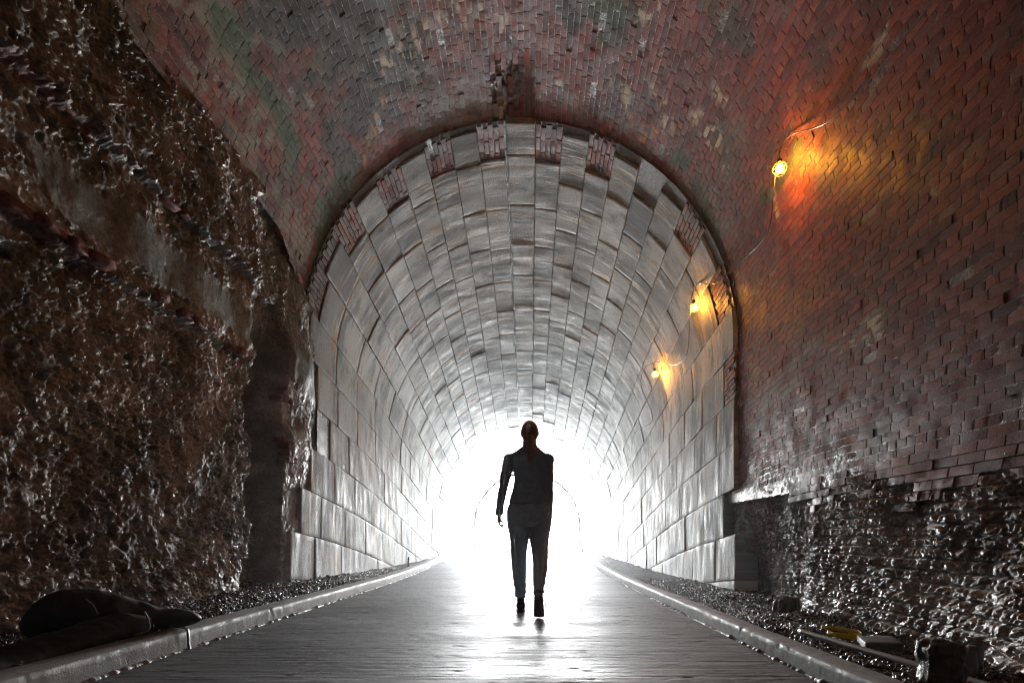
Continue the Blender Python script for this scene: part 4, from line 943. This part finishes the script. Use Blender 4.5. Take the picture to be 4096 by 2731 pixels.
F += [(3, 2, 1, 0), tuple(len(V) - 4 + j for j in range(4))]
stp = mesh_py('hanging_strap', V, F, surf('grey_strap', base=(.05, .055, .055), rough=(.5, .7), bumps=((80, .3, .002),))); tag(stp, 'narrow grey strap hanging over the face of the left kerb', 'strap')

# ------------------------------------------------------------------ haze
HAZE = 0.0026
if HAZE:
    hz = bpy.data.materials.new('haze_air'); hz.use_nodes = True; nt = hz.node_tree; nt.nodes.clear(); o_ = nt.nodes.new('ShaderNodeOutputMaterial'); pv = nt.nodes.new('ShaderNodeVolumePrincipled')
    pv.inputs['Density'].default_value = HAZE; pv.inputs['Color'].default_value = (.92, .95, 1, 1); pv.inputs['Anisotropy'].default_value = .85; nt.links.new(pv.outputs[0], o_.inputs['Volume'])
    V = [(x, y, z) for x in (-7.3, 7.1) for y in (-10.5, 44.) for z in (-5.5, 7.6)]; F = [(0, 1, 3, 2), (4, 6, 7, 5), (0, 4, 5, 1), (2, 3, 7, 6), (0, 2, 6, 4), (1, 5, 7, 3)]
    hb = mesh_py('haze', V, F, hz, None, False); tag(hb, kind='stuff')
# ------------------------------------------------------------------ world, sun, camera
w = bpy.data.worlds.new('World'); sc.world = w; w.use_nodes = True; nt = w.node_tree
bg = nt.nodes['Background']; sky = nt.nodes.new('ShaderNodeTexSky'); sky.sky_type = 'NISHITA'; sky.sun_disc = False
sky.sun_elevation = R_(12); sky.sun_rotation = R_(0); sky.air_density = 1; sky.dust_density = 6; sky.ozone_density = 3
tc = nt.nodes.new('ShaderNodeTexCoord'); sp = nt.nodes.new('ShaderNodeSeparateXYZ'); ab = nt.nodes.new('ShaderNodeMath'); ab.operation = 'ABSOLUTE'; cb_ = nt.nodes.new('ShaderNodeCombineXYZ')
nt.links.new(tc.outputs['Generated'], sp.inputs[0]); nt.links.new(sp.outputs[2], ab.inputs[0]); nt.links.new(sp.outputs[0], cb_.inputs[0]); nt.links.new(sp.outputs[1], cb_.inputs[1]); nt.links.new(ab.outputs[0], cb_.inputs[2]); nt.links.new(cb_.outputs[0], sky.inputs[0])  # sky mirrored below the horizon, added to send more light into the tunnel
bw = nt.nodes.new('ShaderNodeRGBToBW'); nt.links.new(sky.outputs[0], bw.inputs[0]); cl_ = mixc(nt, 1.0, (.885, .97, 1.07), bw.outputs[0], 'MULTIPLY')
nt.links.new(mixc(nt, .8, sky.outputs[0], cl_), bg.inputs[0]); bg.inputs[1].default_value = .15  # overcast: mostly colourless sky
sd = bpy.data.lights.new('sun', 'SUN'); sd.energy = .5; sd.angle = R_(14); sd.color = (.96, .98, 1.0)
so = bpy.data.objects.new('sun', sd); COL.objects.link(so); so.rotation_euler = (R_(90 - 12), 0, R_(180))
# the sun shines from +Y (beyond the far mouth) down the tunnel
pd = bpy.data.lights.new('sky_portal', 'AREA'); pd.shape = 'RECTANGLE'; pd.size = 6.2; pd.size_y = 6.0; pd.energy = 1
pd.cycles.is_portal = True
pp = bpy.data.objects.new('sky_portal', pd); COL.objects.link(pp); pp.location = (CX, 28.93, 1.9); pp.rotation_euler = (R_(-90), 0, 0)

cam = bpy.data.cameras.new('camera'); co = bpy.data.objects.new('camera', cam); COL.objects.link(co); sc.camera = co
co.location = (0, 0, CAMZ); co.rotation_euler = (R_(90), 0, 0); cam.sensor_width = 36; cam.lens = 20.0
cam.shift_x = -17.75 / 1024; cam.shift_y = 196.5 / 1024; cam.clip_end = 5000; cam.clip_start = .05
sc.view_settings.view_transform = 'Standard'; sc.view_settings.look = 'None'; sc.view_settings.exposure = 5.0; sc.view_settings.gamma = 1
sc.cycles.max_bounces = 6; sc.cycles.diffuse_bounces = 4; sc.cycles.glossy_bounces = 3; sc.cycles.use_denoising = True
sc.cycles.sample_clamp_indirect = .15; sc.cycles.sample_clamp_direct = 1.5
sc.cycles.caustics_reflective = True; sc.cycles.use_adaptive_sampling = False; sc.cycles.denoising_prefilter = 'NONE'; sc.cycles.filter_width = 1.1
